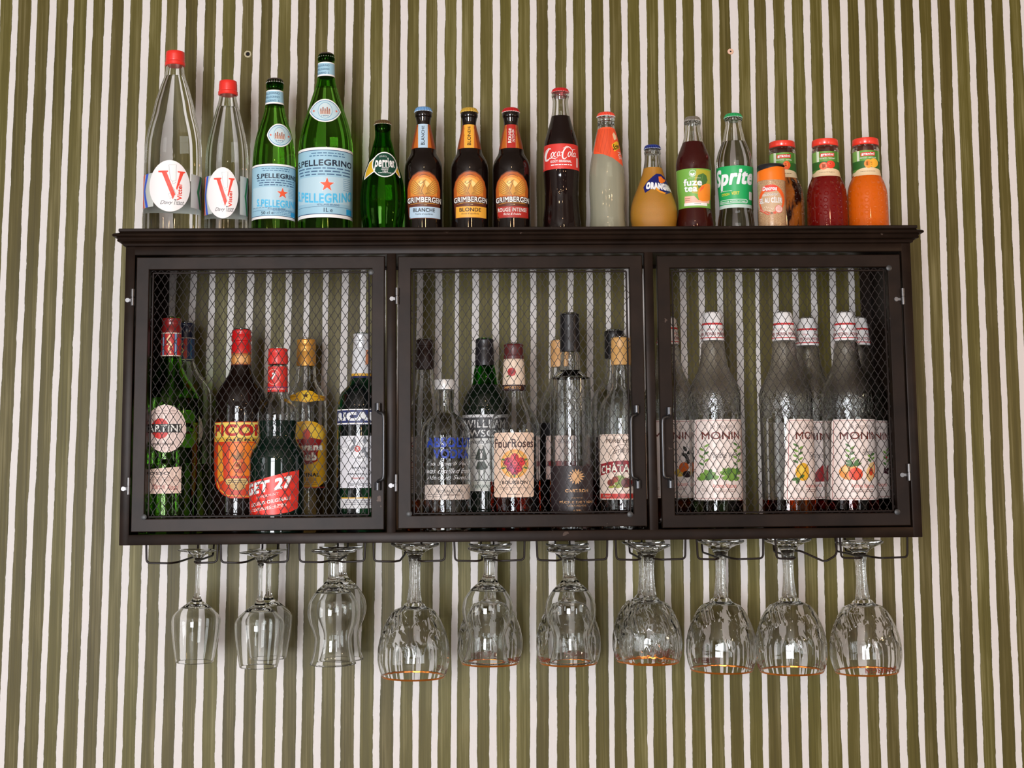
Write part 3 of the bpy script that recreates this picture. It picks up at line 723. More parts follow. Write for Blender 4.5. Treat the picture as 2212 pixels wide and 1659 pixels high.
# ================================================================== bottles on top
ZA = (290, 90, 3.951); ZB = (620, 90, 3.951); ZC = (960, 170, 4.88); ZD = (1260, 220, 5.721); ZE = (1620, 280, 6.9125)
WHT = (232, 226, 222); RED = (206, 40, 32); BLK = (26, 22, 22)
G1 = 'bottles lined up on top of the cabinet'
PLAST_RED = ink((214, 44, 34), 0.3, coat=0.3)
def water(X, Z, Y, prof, lab, capY, big, label):
    B = Lathed('water_bottle', label, 'bottle', G1, Z, X, Y, prof, SHT)
    B.body(LENS, level=lab['lvl'])
    c0, c1, h0, h1_ = capY
    B.cap(c0, c1, h0, h1_, PLAST_RED, steps=[(0.15, 1.0), (0.3, 1.03), (0.36, 1.0), (0.45, 1.03), (0.5, 1.0), (0.6, 1.03), (0.66, 1.0), (0.70, 1.0), (0.76, 1.07), (0.95, 1.06)])
    # side wrap behind the round label
    cx, cy_, rx, t, bt = lab['c']; s_ = lab['s']
    d = B.decal()
    y0, y1 = lab['band']
    d.band(y0, y1, (176, 178, 172), 0, 38, 320)
    def fz(a): return a
    for a0, c in ((-98, (40, 80, 190)), (-84, (214, 70, 52)), (-70, (40, 80, 190)), (62, (40, 120, 70)), (78, (34, 46, 60)), (90, (196, 40, 40))):
        z0 = B.z(y0); z1 = B.z(y1); zm_ = (z0+z1)/2
        a = radians(a0); w_ = 0.16
        d.add([(a+0.1, z0), (a-0.12, zm_), (a-0.12+w_, zm_), (a+0.1+w_, z0)], [[0, 1, 2, 3]], ink(c), 1)
        d.add([(a-0.12, zm_), (a+0.1, z1), (a+0.1+w_, z1), (a-0.12+w_, zm_)], [[0, 1, 2, 3]], ink(c), 1)
    d.done('side_label')
    d = B.decal(); ry = (bt-t)/2; my = (t+bt)/2
    d.poly([(cx+rx*cos(radians(a))*(1 if abs(sin(radians(a))) > 0 else 1), my-ry*sin(radians(a))) for a in range(0, 360, 9)], ink((226, 220, 218), 0.3), 2)
    k = rx/170.0
    def q(x, y): return (cx+(x-300)*k, my+(y-1230)*ry/220)
    R_ = (222, 66, 48)
    d.poly([q(205,1100), q(288,1100), q(284,1112), q(275,1116), q(345,1300), q(325,1345), q(235,1116), q(205,1112)], R_, 3)
    d.poly([q(365,1102), q(430,1102), q(428,1112), q(414,1120), q(360,1265), q(352,1250), q(385,1116), q(366,1112)], R_, 3)
    p0, p1 = q(362,1215), q(402,1350)
    d.text('Vittel', p0[0], p1[0], p0[1], p1[1], R_, 0.03, 0, 3, rot=90)
    g_ = (120, 118, 120)
    for pts in ([(292,1052),(355,1048),(352,1185),(322,1190),(305,1175),(292,1052)], [(322,1190),(324,1215),(350,1200)], [(285,1195),(330,1250),(350,1300),(300,1340),(290,1300),(340,1260)]):
        d.stroke([q(*p) for p in pts], 2.2*k, g_, 4)
    pa, pb = q(220,1355), q(325,1395); d.text('Davy', pa[0], pb[0], pa[1], pb[1], (70, 68, 72), 0, 0.35, 4)
    pa, pb = q(335,1345), q(418,1392); d.text('Tissot', pa[0], pb[0], pa[1], pb[1], (70, 68, 72), 0, 0.35, 4)
    d.done('front_label')
    return B
water(322, ZA, 0.105, [(185,72),(280,84),(400,125),(450,139),(520,161),(632,184),(780,221),(900,239),(1100,245),(1590,245)],
      dict(lvl=282, c=(303,1230,170,1010,1450), s=1, band=(1112,1400)), (68,188,80,82), True,
      'tall clear one litre water bottle with red screw cap and round white label')
water(783, ZA, 0.105, [(440,66),(545,88),(600,104),(700,130),(800,154),(900,172),(1000,181),(1100,184),(1590,184)],
      dict(lvl=546, c=(755,1288,132,1072,1508), s=1, band=(1135,1465)), (320,440,75,80), False,
      'smaller clear water bottle with red screw cap beside the small green water bottle')
GREEN = glass((0.40, 0.66, 0.22), 1.38); GREENH = glass((0.40, 0.66, 0.22), 1.38)
def sparkling(Z, X, Y, prof, capY, neck, main, oval, lvl, label, dx, big):
    B = Lathed('mineral_water_bottle', label, 'bottle', G1, Z, X, Y, prof, SHT)
    B.body(GREEN, level=lvl)
    B.ring_at(capY[1]-8, neck[0]-2, 0.0008, glass((0.16, 0.42, 0.08), 1.4))
    B.crown(capY[0], capY[1], capY[2], ink((90, 76, 70), 0.3, 0.6), ink((215, 208, 205), 0.3, 0.4))
    lb = (146, 184, 200); d = B.decal(); y0, y1, cx = neck; h = y1-y0
    d.band(y0, y1, WHT, 0); d.band(y0+h*0.08, y1-h*0.12, lb, 1)
    w_ = prof[0][1]*0.86; navy = (60, 96, 128)
    for k, t in enumerate(('PELLEGRINO', '  S.PELLEGRINO', 'PELLEGRINO   S.')):
        d.text(t, cx-w_, cx+w_, y0+h*(0.17+0.27*k), y0+h*(0.32+0.27*k), navy, 0.01, 0, 2)
    d.done('neck_label')
    d = B.decal(); ox, oy, ow, oh = oval
    d.poly([(ox+ow*(abs(cos(a))**0.9)*(1 if cos(a) > 0 else -1), oy-oh*(abs(sin(a))**1.5)*(1 if sin(a) > 0 else -1)*1.0) for a in [2*pi*k/36 for k in range(36)]], WHT, 0)
    d.poly([(ox+ow*0.92*(abs(cos(a))**0.9)*(1 if cos(a) > 0 else -1), oy-oh*0.88*(abs(sin(a))**1.5)*(1 if sin(a) > 0 else -1)) for a in [2*pi*k/36 for k in range(36)]], (70, 130, 170), 1)
    d.poly([(ox+ow*0.88*(abs(cos(a))**0.9)*(1 if cos(a) > 0 else -1), oy-oh*0.82*(abs(sin(a))**1.5)*(1 if sin(a) > 0 else -1)) for a in [2*pi*k/36 for k in range(36)]], (186, 208, 214), 2)
    d.poly(circ(ox, oy, ow*0.46, oh*0.70), (110, 160, 185), 3); d.poly(circ(ox, oy, ow*0.43, oh*0.65), (196, 210, 212), 4)
    bx = oh*0.45
    d.rect(ox-bx, ox+bx, oy+oh*0.02, oy+oh*0.32, (190, 150, 130), 5)
    for k in range(-2, 3): d.rect(ox+k*bx*0.4-bx*0.12, ox+k*bx*0.4+bx*0.12, oy-oh*(0.28 if k % 2 else 0.16), oy+oh*0.28, (160, 110, 95), 6)
    for k in range(-3, 4): d.rect(ox+k*bx*0.3-bx*0.04, ox+k*bx*0.3+bx*0.04, oy+oh*0.05, oy+oh*0.3, (226, 214, 206), 7)
    d.text('1899', ox-oh*0.3, ox+oh*0.3, oy+oh*0.40, oy+oh*0.53, navy, 0, 0, 6)
    for q in (-0.70, 0.70): d.poly(star(ox+q*ow, oy, oh*0.12), (226, 90, 60), 6)
    d.done('shoulder_label')
    d = B.decal(); y0, y1, cx, hw = main; h = y1-y0
    d.band(y0, y1, WHT, 0, -150, 150); d.band(y0+h*0.035, y1-h*0.045, (36, 66, 104), 1, -148, 148); d.band(y0+h*0.045, y1-h*0.055, lb, 2, -148, 148)
    L = lambda x: cx+x*hw; Yh = lambda t: y0+t*h
    d.poly([(L(-0.93), Yh(0.42)), (L(-0.93), Yh(0.80)), (L(0.93), Yh(0.80)), (L(0.93), Yh(0.42))], (168, 194, 204), 3)
    d.lines(L(-0.55), L(0.75), Yh(0.075), Yh(0.15), 2, (70, 110, 140), 0.4, 4)
    d.text('S.PELLEGRINO', L(dx[0]), L(dx[1]), Yh(0.175), Yh(0.265), (28, 40, 58), 0.025, 0, 4, skew=0)
    d.lines(L(dx[0]), L(min(0.93, dx[1])), Yh(0.29), Yh(0.42), 3, (60, 90, 120), 0.38, 4)
    sx0 = dx[2]
    d.poly(star(L(sx0), Yh(0.535), h*0.115), WHT, 4); d.poly(star(L(sx0), Yh(0.535), h*0.105), (196, 60, 40), 5); d.poly(star(L(sx0), Yh(0.535), h*0.09), (226, 84, 48), 6)
    d.text('S.PELLEGRINO', L(dx[0]), L(dx[1]), Yh(0.66), Yh(0.80), (78, 178, 216), 0.03, 0, 4, arc=-h*0.075 if big else -h*0.03)
    d.rect(L(-0.95), L(0.98), Yh(0.845), Yh(0.85), navy, 4)
    d.text('1L e' if big else '50 cl e', L(dx[3]), L(dx[4]), Yh(0.865), Yh(0.925), (30, 50, 74), 0.005, 0, 5)
    d.rect(L(0.80), L(0.985), Yh(0.86), Yh(0.94), (40, 150, 200), 4)
    if not big: d.lines(L(-0.9), L(-0.1), Yh(0.79), Yh(0.81), 1, navy, 0.4, 4); d.lines(L(-0.05), L(0.85), Yh(0.83), Yh(0.94), 4, (60, 110, 150), 0.3, 4)
    d.text('PÉTILLANTE-BRUISEND', L(-0.25), L(0.55), Yh(0.80), Yh(0.835), (40, 80, 120), 0, 0, 5)
    d.lines(L(0.68), L(0.93), Yh(0.43), Yh(0.62), 7, (110, 150, 175), 0.35, 5)
    d.done('front_label')
sparkling(ZA, 1187, 0.105, [(345,70),(410,72),(530,79),(650,103),(760,140),(880,167),(1000,181),(1060,184),(1590,184)], (298,343,75), (410,528,1180), (1042,1508,1187,184), (1240,798,108,98), 545,
          'small green sparkling water bottle with pale blue label beside the tall green one', (-0.75, 1.5, 0.42, -0.55, 0.0), False)
sparkling(ZB, 326, 0.105, [(125,68),(172,71),(290,74),(330,78),(375,88),(450,112),(600,160),(750,207),(860,228),(950,234),(1590,232)], (80,126,71), (172,290,303), (900,1498,318,233), (325,590,136,99), 378,
          'tall green one litre sparkling water bottle with a star on its pale blue label', (-0.94, 0.985, 0.10, -0.02, 0.30), True)
# small round green bottle
B = Lathed('soda_water_bottle', 'small pear-shaped green bottle with round dark green label and yellow band', 'bottle', G1, ZB, 816, 0.10,
           [(700,68),(770,66),(800,66),(890,86),(960,104),(1050,130),(1150,165),(1250,184),(1350,192),(1450,189),(1590,170)], SHT)
B.body(glass((0.22, 0.50, 0.10), 1.38), level=893)
B.ring_at(712, 765, 0.0006, glass((0.22, 0.50, 0.10), 1.4)); B.crown(658, 700, 75, ink((120, 96, 66), 0.3, 0.7), ink((200, 190, 170), 0.3, 0.5))
d = B.decal()
d.poly([(700,1020),(745,985),(760,1010),(745,1110),(655,1165),(665,1105)], WHT, 0); d.poly([(703,1026),(745,996),(760,1010),(742,1102),(664,1152),(672,1105)], (206, 162, 30), 1)
d.done('side_label'); d = B.decal()
d.poly([(915,1000),(935,1020),(972,1140),(962,1150),(925,1105)], WHT, 0); d.poly([(917,1010),(930,1022),(962,1128),(955,1136),(925,1098)], (206, 162, 30), 1)
d.done('side_label')
d = B.decal(); d.poly(circ(833,1050,108,108), WHT, 2); d.poly(circ(833,1050,99,99), (14, 62, 46), 3)
d.text('perrier', 752, 920, 990, 1098, WHT, 0.03, 0, 4, skew=0); d.text('SOURCE', 790, 850, 972, 985, WHT, 0.01, 0, 4, arc=5)
for k, t in enumerate(('VERGEZE', 'FRANCE', '1863')): d.text(t, 808-4*(k == 1)+8*(k == 2), 868-4*(k == 1)-8*(k == 2), 1072+15*k, 1083+15*k, WHT, 0.02, 0, 4)
d.lines(775, 900, 1118, 1126, 1, WHT, 0.6, 4)
d.done('front_label')

# beer bottles
BROWN = gloss((14, 5, 3), 0.03, g=1.0)
AMB = (176, 84, 22)
def beer(Z, X, sc, title, sub_, capc, capr, colr, txtc, neckt, label, cy_):
    """drawn once in frame ZB around axis 1170; k maps that frame to this one"""
    def P(y): return cy_+(y-545)*sc
    prof = [(P(y), hw*sc) for y, hw in ((590,66),(640,68),(700,60),(800,80),(905,103),(960,113),(1000,136),(1050,157),(1100,164),(1590,163))]
    B = Lathed('beer_bottle', label, 'bottle', 'beer bottles on top of the cabinet', Z, X, 0.105, prof, SHT)
    B.filled(BROWN); B.ring_at(P(592), P(652), 0.0014, BROWN)
    B.crown(P(545), P(590), 77*sc, ink(capc, 0.3, 0.3), ink(capr, 0.3, 0.2))
    def q(x, y): return (X+(x-1170)*sc, P(y))
    d = B.decal()
    d.band(P(702), P(905), ink((128, 54, 16), 0.35), 0, -100, 100); d.band(P(704), P(903), (176, 88, 24), 1, -52, 40)
    X0, y0 = q(1108,702); X1, y1 = q(1205,905)
    X0, X1 = X-40*sc, X+40*sc; dx = -6*sc
    d.rect(X0+dx-4*sc, X1+dx+4*sc, y0, y1, (200, 150, 90), 1); d.rect(X0+dx, X1+dx, y0, y1, colr, 2)
    if len(neckt) == 1: d.text(neckt[0], X+dx-14*sc, X+dx+14*sc, P(718), P(882), txtc, 0.01, 0, 3, rot=90)
    else:
        d.text(neckt[0], X+dx-24*sc, X+dx+2*sc, P(735), P(862), txtc, 0.03, 0, 3, rot=90); d.text(neckt[1], X+dx+8*sc, X+dx+28*sc, P(745), P(855), txtc, 0.01, 0, 3, rot=90)
    d.done('neck_label')
    d = B.decal()
    arch = [q(1045,1508), q(1030,1350), q(1028,1250), q(1040,1190), q(1075,1135), q(1120,1107), q(1170,1098), q(1222,1107), q(1268,1135), q(1300,1190), q(1315,1250), q(1314,1350), q(1300,1508)]
    d.poly(arch, (88, 38, 18), 0)
    def ins(k, c, L): d.poly([q(1170+(x-1170)*k, 1245+(y-1245)*k) for x, y in ((1034,1330),(1034,1245),(1048,1185),(1080,1142),(1122,1116),(1170,1108),(1220,1116),(1262,1142),(1296,1185),(1309,1245),(1309,1330))], c, L)
    ins(1.0, (168, 82, 26), 1); ins(0.82, (206, 124, 44), 2); ins(0.64, (226, 164, 76), 3); ins(0.45, (238, 196, 120), 4)
    gold = (196, 138, 52); dk = (96, 56, 24)
    tips = [(112,1268),(118,1250),(119,1232),(117,1214),(112,1197),(105,1182),(95,1168)]
    for wd_, cc, L_ in ((13, gold, 5), (3.2, dk, 6)):
        for s_ in (-1, 1):
            for j, (tx, ty) in enumerate(tips):
                p0 = (14, 1306-7*j); p1 = (78-4*j, 1318-17*j); pts = []
                for m_ in range(9):
                    u = m_/8.0; pts.append(q(1172+s_*(p0[0]*(1-u)**2+2*p1[0]*u*(1-u)+tx*u*u), p0[1]*(1-u)**2+2*p1[1]*u*(1-u)+ty*u*u))
                d.stroke(pts, [sc*wd_*(1-0.5*m_/8.0) for m_ in range(9)], cc, L_)
    d.poly([q(*p) for p in ((1140,1275),(1150,1235),(1165,1205),(1158,1190),(1172,1180),(1185,1192),(1182,1215),(1195,1245),(1200,1280),(1172,1315))], gold, 7)
    d.stroke([q(*p) for p in ((1172,1312),(1150,1275),(1165,1240),(1175,1215),(1168,1196),(1190,1178))], 4*sc, dk, 8)
    d.stroke([q(*p) for p in ((1140,1190),(1128,1200),(1145,1212),(1165,1200))], 4*sc, dk, 8)
    d.stroke([q(*p) for p in ((1125,1150),(1150,1138),(1175,1135),(1200,1140),(1222,1152))], 4*sc, dk, 5)
    d.rect(q(1034,0)[0], q(1312,0)[0], P(1335), P(1376), (96, 44, 22), 5)
    d.text('GRIMBERGEN', q(1034,0)[0], q(1318,0)[0], P(1322), P(1374), (30, 18, 14), 0.05, 0, 8, arc=4*sc); d.text('GRIMBERGEN', q(1038,0)[0], q(1314,0)[0], P(1325), P(1371), (236, 228, 222), 0.022, 0, 9, arc=4*sc)
    d.stroke([q(*p) for p in ((1060,1385),(1120,1378),(1180,1378),(1285,1380))], 4*sc, gold, 6); d.text('·1128·', q(1150,0)[0], q(1200,0)[0], P(1388), P(1397), (210, 180, 130), 0.02, 0, 7)
    d.rect(q(1052,0)[0], q(1310,0)[0], P(1408), P(1503), colr, 6)
    w_ = 88 if len(title) < 9 else 118
    d.text(title, X+(-w_)*sc, X+(w_+6)*sc, P(1420), P(1453), txtc, 0.02, 0, 7)
    d.text(sub_, X-72*sc, X+78*sc, P(1463), P(1482), txtc, 0.0, 0.4, 7)
    d.done('front_label')
beer(ZB, 1166, 1.0, 'BLANCHE', 'Fraîche & équilibrée', (112, 158, 206), (190, 205, 218), (170, 192, 208), (34, 32, 36), ('BLANCHE',), 'brown beer bottle with pale blue crown cap and pale blue blanche label', 545)
beer(ZC, 268, 1.222, 'BLONDE', 'Ronde & équilibrée', (200, 160, 60), (214, 176, 90), (224, 160, 52), (50, 32, 20), ('BLONDE',), 'brown beer bottle with gold crown cap and yellow blonde label', 290)
beer(ZC, 711, 1.222, 'ROUGE INTENSE', 'Riche & fruitée', (190, 34, 36), (222, 196, 190), (166, 36, 28), (240, 226, 218), ('ROUGE', 'INTENSE'), 'brown beer bottle with red crown cap and red label, beside the cola bottle', 290)

# cola
B = Lathed('cola_bottle', 'contoured cola bottle with dark drink, red label and red crown cap', 'bottle', G1, ZC, 1240, 0.105,
           [(140,86),(200,90),(240,82),(300,85),(380,95),(440,108),(500,125),(600,155),(680,176),(800,185),(960,191),(1100,183),(1250,176),(1350,180),(1450,191),(1560,200)], SHT)
fl = lambda i, a, z: 1+(0.012*cos(20*a)*max(0, min(1, (0.075-z)/0.01))*max(0, min(1, (z-0.02)/0.01)))
B.filled(gloss((18, 4, 3), 0.03, g=1.0), level=382, ripple=fl, seg=120); B.ring_at(140, 200, 0.0008, CLEAR)
B.crown(82, 132, 93, ink((200, 36, 38), 0.3, 0.2), ink((214, 150, 145), 0.3, 0.2))
d = B.decal(); d.band(683, 948, (204, 52, 44), 0, -165, 165)
W_ = (240, 230, 226)
def sw(pts, w0, w1=None):
    n = len(pts); d.stroke(pts, [w0+((w1 or w0)-w0)*sin(pi*k/(n-1)) for k in range(n)], W_, 2)
def arcp(cx, cy, rx, ry, a0, a1, n=14, sl=0.25): return [(cx+rx*cos(radians(a0+(a1-a0)*k/n))+ -sl*(-ry*sin(radians(a0+(a1-a0)*k/n))), cy-ry*sin(radians(a0+(a1-a0)*k/n))) for k in range(n+1)]
sw(arcp(1098, 790, 26, 62, 60, 330), 4, 15); sw([(1066,852),(1060,800),(1072,745),(1100,722),(1118,735)], 3, 8)
sw(arcp(1138, 795, 13, 24, 0, 360), 5, 9); sw(arcp(1170, 795, 13, 24, 60, 310), 4, 9); sw(arcp(1203, 793, 12, 24, 0, 360), 5, 8); sw([(1219,770),(1213,800),(1218,816),(1228,806)], 5, 7); sw([(1230,778),(1246,774)], 6, 7)
sw(arcp(1278, 785, 30, 60, 65, 320), 4, 16); sw([(1250,735),(1290,712),(1325,722),(1345,745),(1380,730)], 3, 9)
sw(arcp(1318, 793, 13, 26, 0, 360), 5, 9); sw([(1352,745),(1343,790),(1345,815),(1356,806)], 5, 8); sw(arcp(1368, 793, 11, 22, 0, 360), 4, 7); sw([(1383,772),(1377,800),(1382,812),(1390,806)], 4, 7)
sw([(1072,850),(1090,838),(1130,828),(1165,838),(1195,828)], 3, 9)
d.text('GOÛT ORIGINAL', 1118, 1340, 850, 880, W_, 0.03, 0, 2); d.lines(1118, 1345, 900, 915, 1, W_, 0.7, 2)
d.rect(1392, 1404, 820, 920, W_, 2); d.rect(1046, 1052, 745, 930, (225, 150, 140), 2)
d.done('front_label')
# cloudy tonic
B = Lathed('tonic_bottle', 'slim bottle of cloudy grey drink with orange crown cap and slanted orange label', 'bottle', G1, ZD, 303, 0.105,
           [(190,102),(300,105),(330,108),(430,135),(600,172),(760,201),(900,218),(1100,221),(1330,214),(1450,216),(1545,225)], SHT)
o = B.body(cloudy((176, 172, 148)), level=330); o.data.materials.append(CLEAR); zl = B.z(330)
o.data.polygons.foreach_set('material_index', [1 if p.center.z > zl+0.0008 else 0 for p in o.data.polygons]); B.ring_at(190, 250, 0.0006, CLEAR); B.ring_at(262, 300, 0.0005, CLEAR)
B.crown(108, 170, 113, ink((226, 74, 52), 0.3, 0.1), WHT and ink(WHT, 0.3))
d = B.decal(); OR = (232, 84, 44)
d.poly([(180,325),(240,312),(330,310),(404,325),(425,410),(462,540),(492,775),(440,740),(360,690),(250,648),(132,628),(124,600),(150,470)], ink(OR, 0.5), 0)
for k in range(13):
    x = 185+k*13; yb = 330+0.1*k; L = 270+k*7
    d.stroke([(x+0.0, yb), (x-28+k*1.0, yb+L)], 2.6, (120, 30, 20), 1)
d.poly([(352,530),(408,478),(432,480),(446,560),(385,612)], (240, 178, 36), 2)
d.text('Schw', 366, 438, 510, 582, (40, 24, 20), 0.03, 0.2, 3, skew=30)
d.poly([(360,400),(375,372),(405,410),(410,450),(380,470)], (240, 190, 150), 2); d.text('PUR', 432, 470, 610, 700, (240, 200, 190), 0.01, 0, 2, rot=-90)
d.done('front_label')
# orange soda
B = Lathed('orange_soda_bottle', 'squat round-bellied bottle of cloudy orange soda with blue crown cap', 'bottle', G1, ZD, 874, 0.10,
           [(565,98),(650,98),(700,99),(800,112),(900,136),(1000,172),(1100,212),(1200,252),(1300,281),(1380,290),(1450,290),(1540,276)], SHT)
B.filled(gloss((160, 110, 30), 0.1, bump=('noise', 900, 0.0010), sub=0.2), level=805); B.ring_at(566, 600, 0.0005, CLEAR); B.ring_at(620, 655, 0.0008, CLEAR)
B.crown(515, 572, 105, ink((40, 56, 130), 0.3, 0.2), ink((190, 196, 214), 0.3, 0.3))
d = B.decal(); NV = (22, 28, 96)
d.poly([(742,1050),(790,985),(850,930),(905,888),(960,890),(1010,930),(1045,1000),(1080,1080),(1070,1115),(1020,1140),(960,1120),(900,1082),(840,1078),(765,1122)], ink(NV, 0.3), 0)
d.poly([(930,925),(965,920),(985,945),(1015,955),(1005,985),(960,1010),(935,985)], (222, 110, 30), 1)
d.text('ORANGINA', 778, 1098, 1003, 1090, (240, 236, 232), 0.07, 0.1, 3, skew=-25)
d.poly([(895,1065),(905,1060),(940,1095),(1000,1118),(1030,1122),(1000,1138),(940,1120),(905,1095)], (244, 150, 40), 4); d.poly([(880,1072),(892,1078),(886,1090),(878,1084)], WHT, 4)
d.done('front_label')
# iced tea
B = Lathed('iced_tea_bottle', 'dark red iced tea bottle with silver crown cap and green peach label', 'bottle', G1, ZD, 1380, 0.105,
           [(235,96),(290,98),(320,92),(400,103),(480,120),(600,166),(700,204),(800,220),(900,218),(1100,212),(1250,200),(1310,199),(1400,212),(1535,228)], SHT)
B.filled(gloss((52, 7, 4), 0.03, g=1.1), level=483); B.ring_at(240, 285, 0.0010, CLEAR)
B.crown(165, 222, 102, ink((170, 162, 150), 0.25, 0.8), ink((205, 198, 190), 0.25, 0.7))
d = B.decal(); d.band(820, 1305, (108, 160, 62), 0, -78, 78); d.band(822, 1303, (146, 178, 96), 1, -78, -68)
d.poly([(1400,830),(1565,838),(1568,1000),(1480,1040),(1420,1140),(1340,1120),(1380,940)], (168, 158, 40), 1)
d.poly([(1420,905),(1480,878),(1520,905),(1535,960),(1500,1040),(1430,1090),(1400,960)], (64, 104, 48), 2); d.stroke([(1480,885),(1465,960),(1430,1060)], 4, (110, 150, 70), 3)
d.poly([(1255,1160),(1370,1160),(1420,1212),(1520,1218),(1558,1200),(1556,1245),(1255,1245)], (244, 172, 148), 2); d.rect(1250, 1530, 1245, 1280, (236, 226, 218), 2)
d.poly([(1415,1160),(1425,1080),(1465,1030),(1520,1003),(1566,1003),(1566,1190),(1530,1222),(1470,1228),(1430,1210)], (244, 130, 30), 3); d.poly([(1450,1060),(1500,1025),(1480,1070),(1440,1110)], (230, 90, 40), 4); d.stroke([(1500,1150),(1530,1140),(1560,1160)], 3, (230, 90, 40), 4)
d.poly(circ(1350, 882, 42), (236, 236, 226), 2); d.poly(circ(1350, 882, 37), (120, 166, 74), 3)
d.poly(leaf(1350, 912, 44, 125, 0.55), (244, 240, 232), 4); d.poly(leaf(1350, 912, 44, 55, 0.55), (244, 240, 232), 4)
d.text('fuze', 1243, 1465, 948, 1035, (248, 242, 236), 0.03, 0, 4); d.text('tea', 1252, 1410, 1040, 1108, (248, 242, 236), 0.03, 0, 4)
d.lines(1290, 1450, 938, 946, 1, (230, 230, 210), 0.5, 4); d.text('Saveur', 1262, 1325, 1180, 1196, (120, 60, 50), 0.01, 0, 4); d.text('pêche', 1262, 1318, 1204, 1222, (120, 60, 50), 0.01, 0, 4); d.lines(1370, 1455, 1255, 1264, 1, (120, 110, 100), 0.6, 4)
d.done('front_label')
# lime soda
B = Lathed('lime_soda_bottle', 'clear soda bottle with green crown cap and wide green label', 'bottle', G1, ZD, 1890, 0.105,
           [(190,100),(240,104),(262,97),(400,122),(470,136),(560,172),(650,205),(750,225),(850,228),(1000,220),(1150,208),(1280,200),(1350,201),(1450,217),(1530,226)], SHT)
B.body(LENS, level=475); B.ring_at(192, 240, 0.0010, CLEAR)
B.crown(122, 182, 113, ink((40, 148, 84), 0.3, 0.1), ink((180, 210, 190), 0.3, 0.2))
d = B.decal(); GR = (26, 158, 84)
d.band(785, 1262, ink(GR, 0.45), 0, -160, 160); d.band(1262, 1305, (190, 205, 195), 0, -160, 160)
d.text('Sprite', 1655, 2085, 815, 1080, (246, 238, 232), 0.035, 0.28, 2, skew=14)
d.text('CITRON', 1715, 1810, 1120, 1150, (214, 200, 40), 0.03, 0.2, 2); d.text('VERT', 1835, 1930, 1105, 1145, (214, 200, 40), 0.03, 0.2, 2); d.lines(1700, 1840, 1090, 1100, 1, WHT, 0.5, 2)
d.poly(rrect(1690, 2030, 1200, 1250, 22), (236, 236, 230), 2); d.poly(rrect(1690, 2024, 1206, 1244, 18), GR, 3); d.text('EMBALLAGE RÉEMPLOYABLE', 1696, 2015, 1212, 1238, (240, 236, 230), 0.02, 0, 4)
d.poly(rrect(2046, 2080, 1100, 1200, 10), (220, 214, 206), 2)
d.done('front_label')
# juice bottles
def juice(X, Y, capY, mat, label, name2, fruit, dy, liqlab):
    prof = [(225+dy,168),(262+dy,172),(300+dy,188),(330+dy,197),(640+dy,198),(700+dy,205),(760+dy,228),(850+dy,265),(950+dy,288),(1040+dy,296),(1425,298)]
    B = Lathed('juice_bottle', label, 'bottle', 'juice bottles on top of the cabinet', ZE, X, Y, prof, SHT)
    B.filled(mat, level=315+dy); B.ring_at(240+dy, 290+dy, 0.0012, CLEAR)
    o = B.cap(capY, 222+dy, 184, 192, ink((222, 56, 38), 0.3, coat=0.5), 'lid', steps=[(0.1, 1.03), (0.75, 1.04), (0.88, 1.0), (0.93, 1.03)])
    d = B.decal(); cx = X-10
    d.band(318+dy, 645+dy, ink((84, 132, 48), 0.35), 0, -150, 150)
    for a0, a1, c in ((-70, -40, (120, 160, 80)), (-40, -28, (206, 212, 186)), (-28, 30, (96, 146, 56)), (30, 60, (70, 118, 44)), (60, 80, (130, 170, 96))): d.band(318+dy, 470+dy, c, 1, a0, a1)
    d.band(470+dy, 590+dy, (44, 92, 34), 1, -90, 90)
    d.poly([(cx-200, 690+dy), (cx-200, 640+dy), (cx-150, 600+dy), (cx-80, 580+dy), (cx, 572+dy), (cx+80, 575+dy), (cx+150, 590+dy), (cx+200, 620+dy), (cx+200, 690+dy)], (216, 190, 150), 2)
    d.band(628+dy, 672+dy, (214, 190, 152), 2, -150, 150)
    x0 = cx-105; d.poly([(x0, 350+dy), (x0+205, 345+dy), (x0+205, 400+dy), (x0, 405+dy)], (206, 44, 34), 3); d.text('granini', x0+12, x0+195, 352+dy, 398+dy, (246, 236, 230), 0.04, 0, 4)
    d.text(name2, cx-115, cx+115, 418+dy, 438+dy, (236, 232, 214), 0.02, 0, 4)
    for (fx, fy, rx, ry, c) in fruit: d.poly(circ(cx+fx, fy+dy, rx, ry), c, 5)
    d.lines(cx-110, cx+110, 628+dy, 640+dy, 1, (120, 90, 60), 0.5, 4)
    d.done('front_label'); return B
DIM = ('dimple', 95, 0.006)
juice(517, 0.150, 150, gloss((38, 12, 6), 0.04, DIM, spot=((150, 80, 24), 60, (1, 1, 0.35))), 'red-lidded bottle of murky brown apple juice standing behind the seasoning shaker', 'POMME - APPEL', [(40,510,55,65,(224,84,30)),(30,500,30,36,(238,120,50))], 22, 1)
juice(1163, 0.105, 120, gloss((100, 8, 5), 0.04, DIM), 'red-lidded bottle of deep red tomato juice', 'TOMATE - TOMAAT', [(50,520,62,58,(214,56,28)),(-50,538,62,55,(232,96,58)),(-50,538,44,38,(240,140,104)),(40,505,26,20,(236,110,70))], 0, 1)
juice(1770, 0.105, 108, gloss((196, 86, 8), 0.04, DIM, sub=0.1), 'red-lidded bottle of orange apricot juice at the end of the row', 'ABRICOT - ABRIKOOS', [(10,518,62,66,(236,146,34)),(85,508,58,68,(244,168,50)),(-5,512,34,40,(222,116,24))], -12, 1)
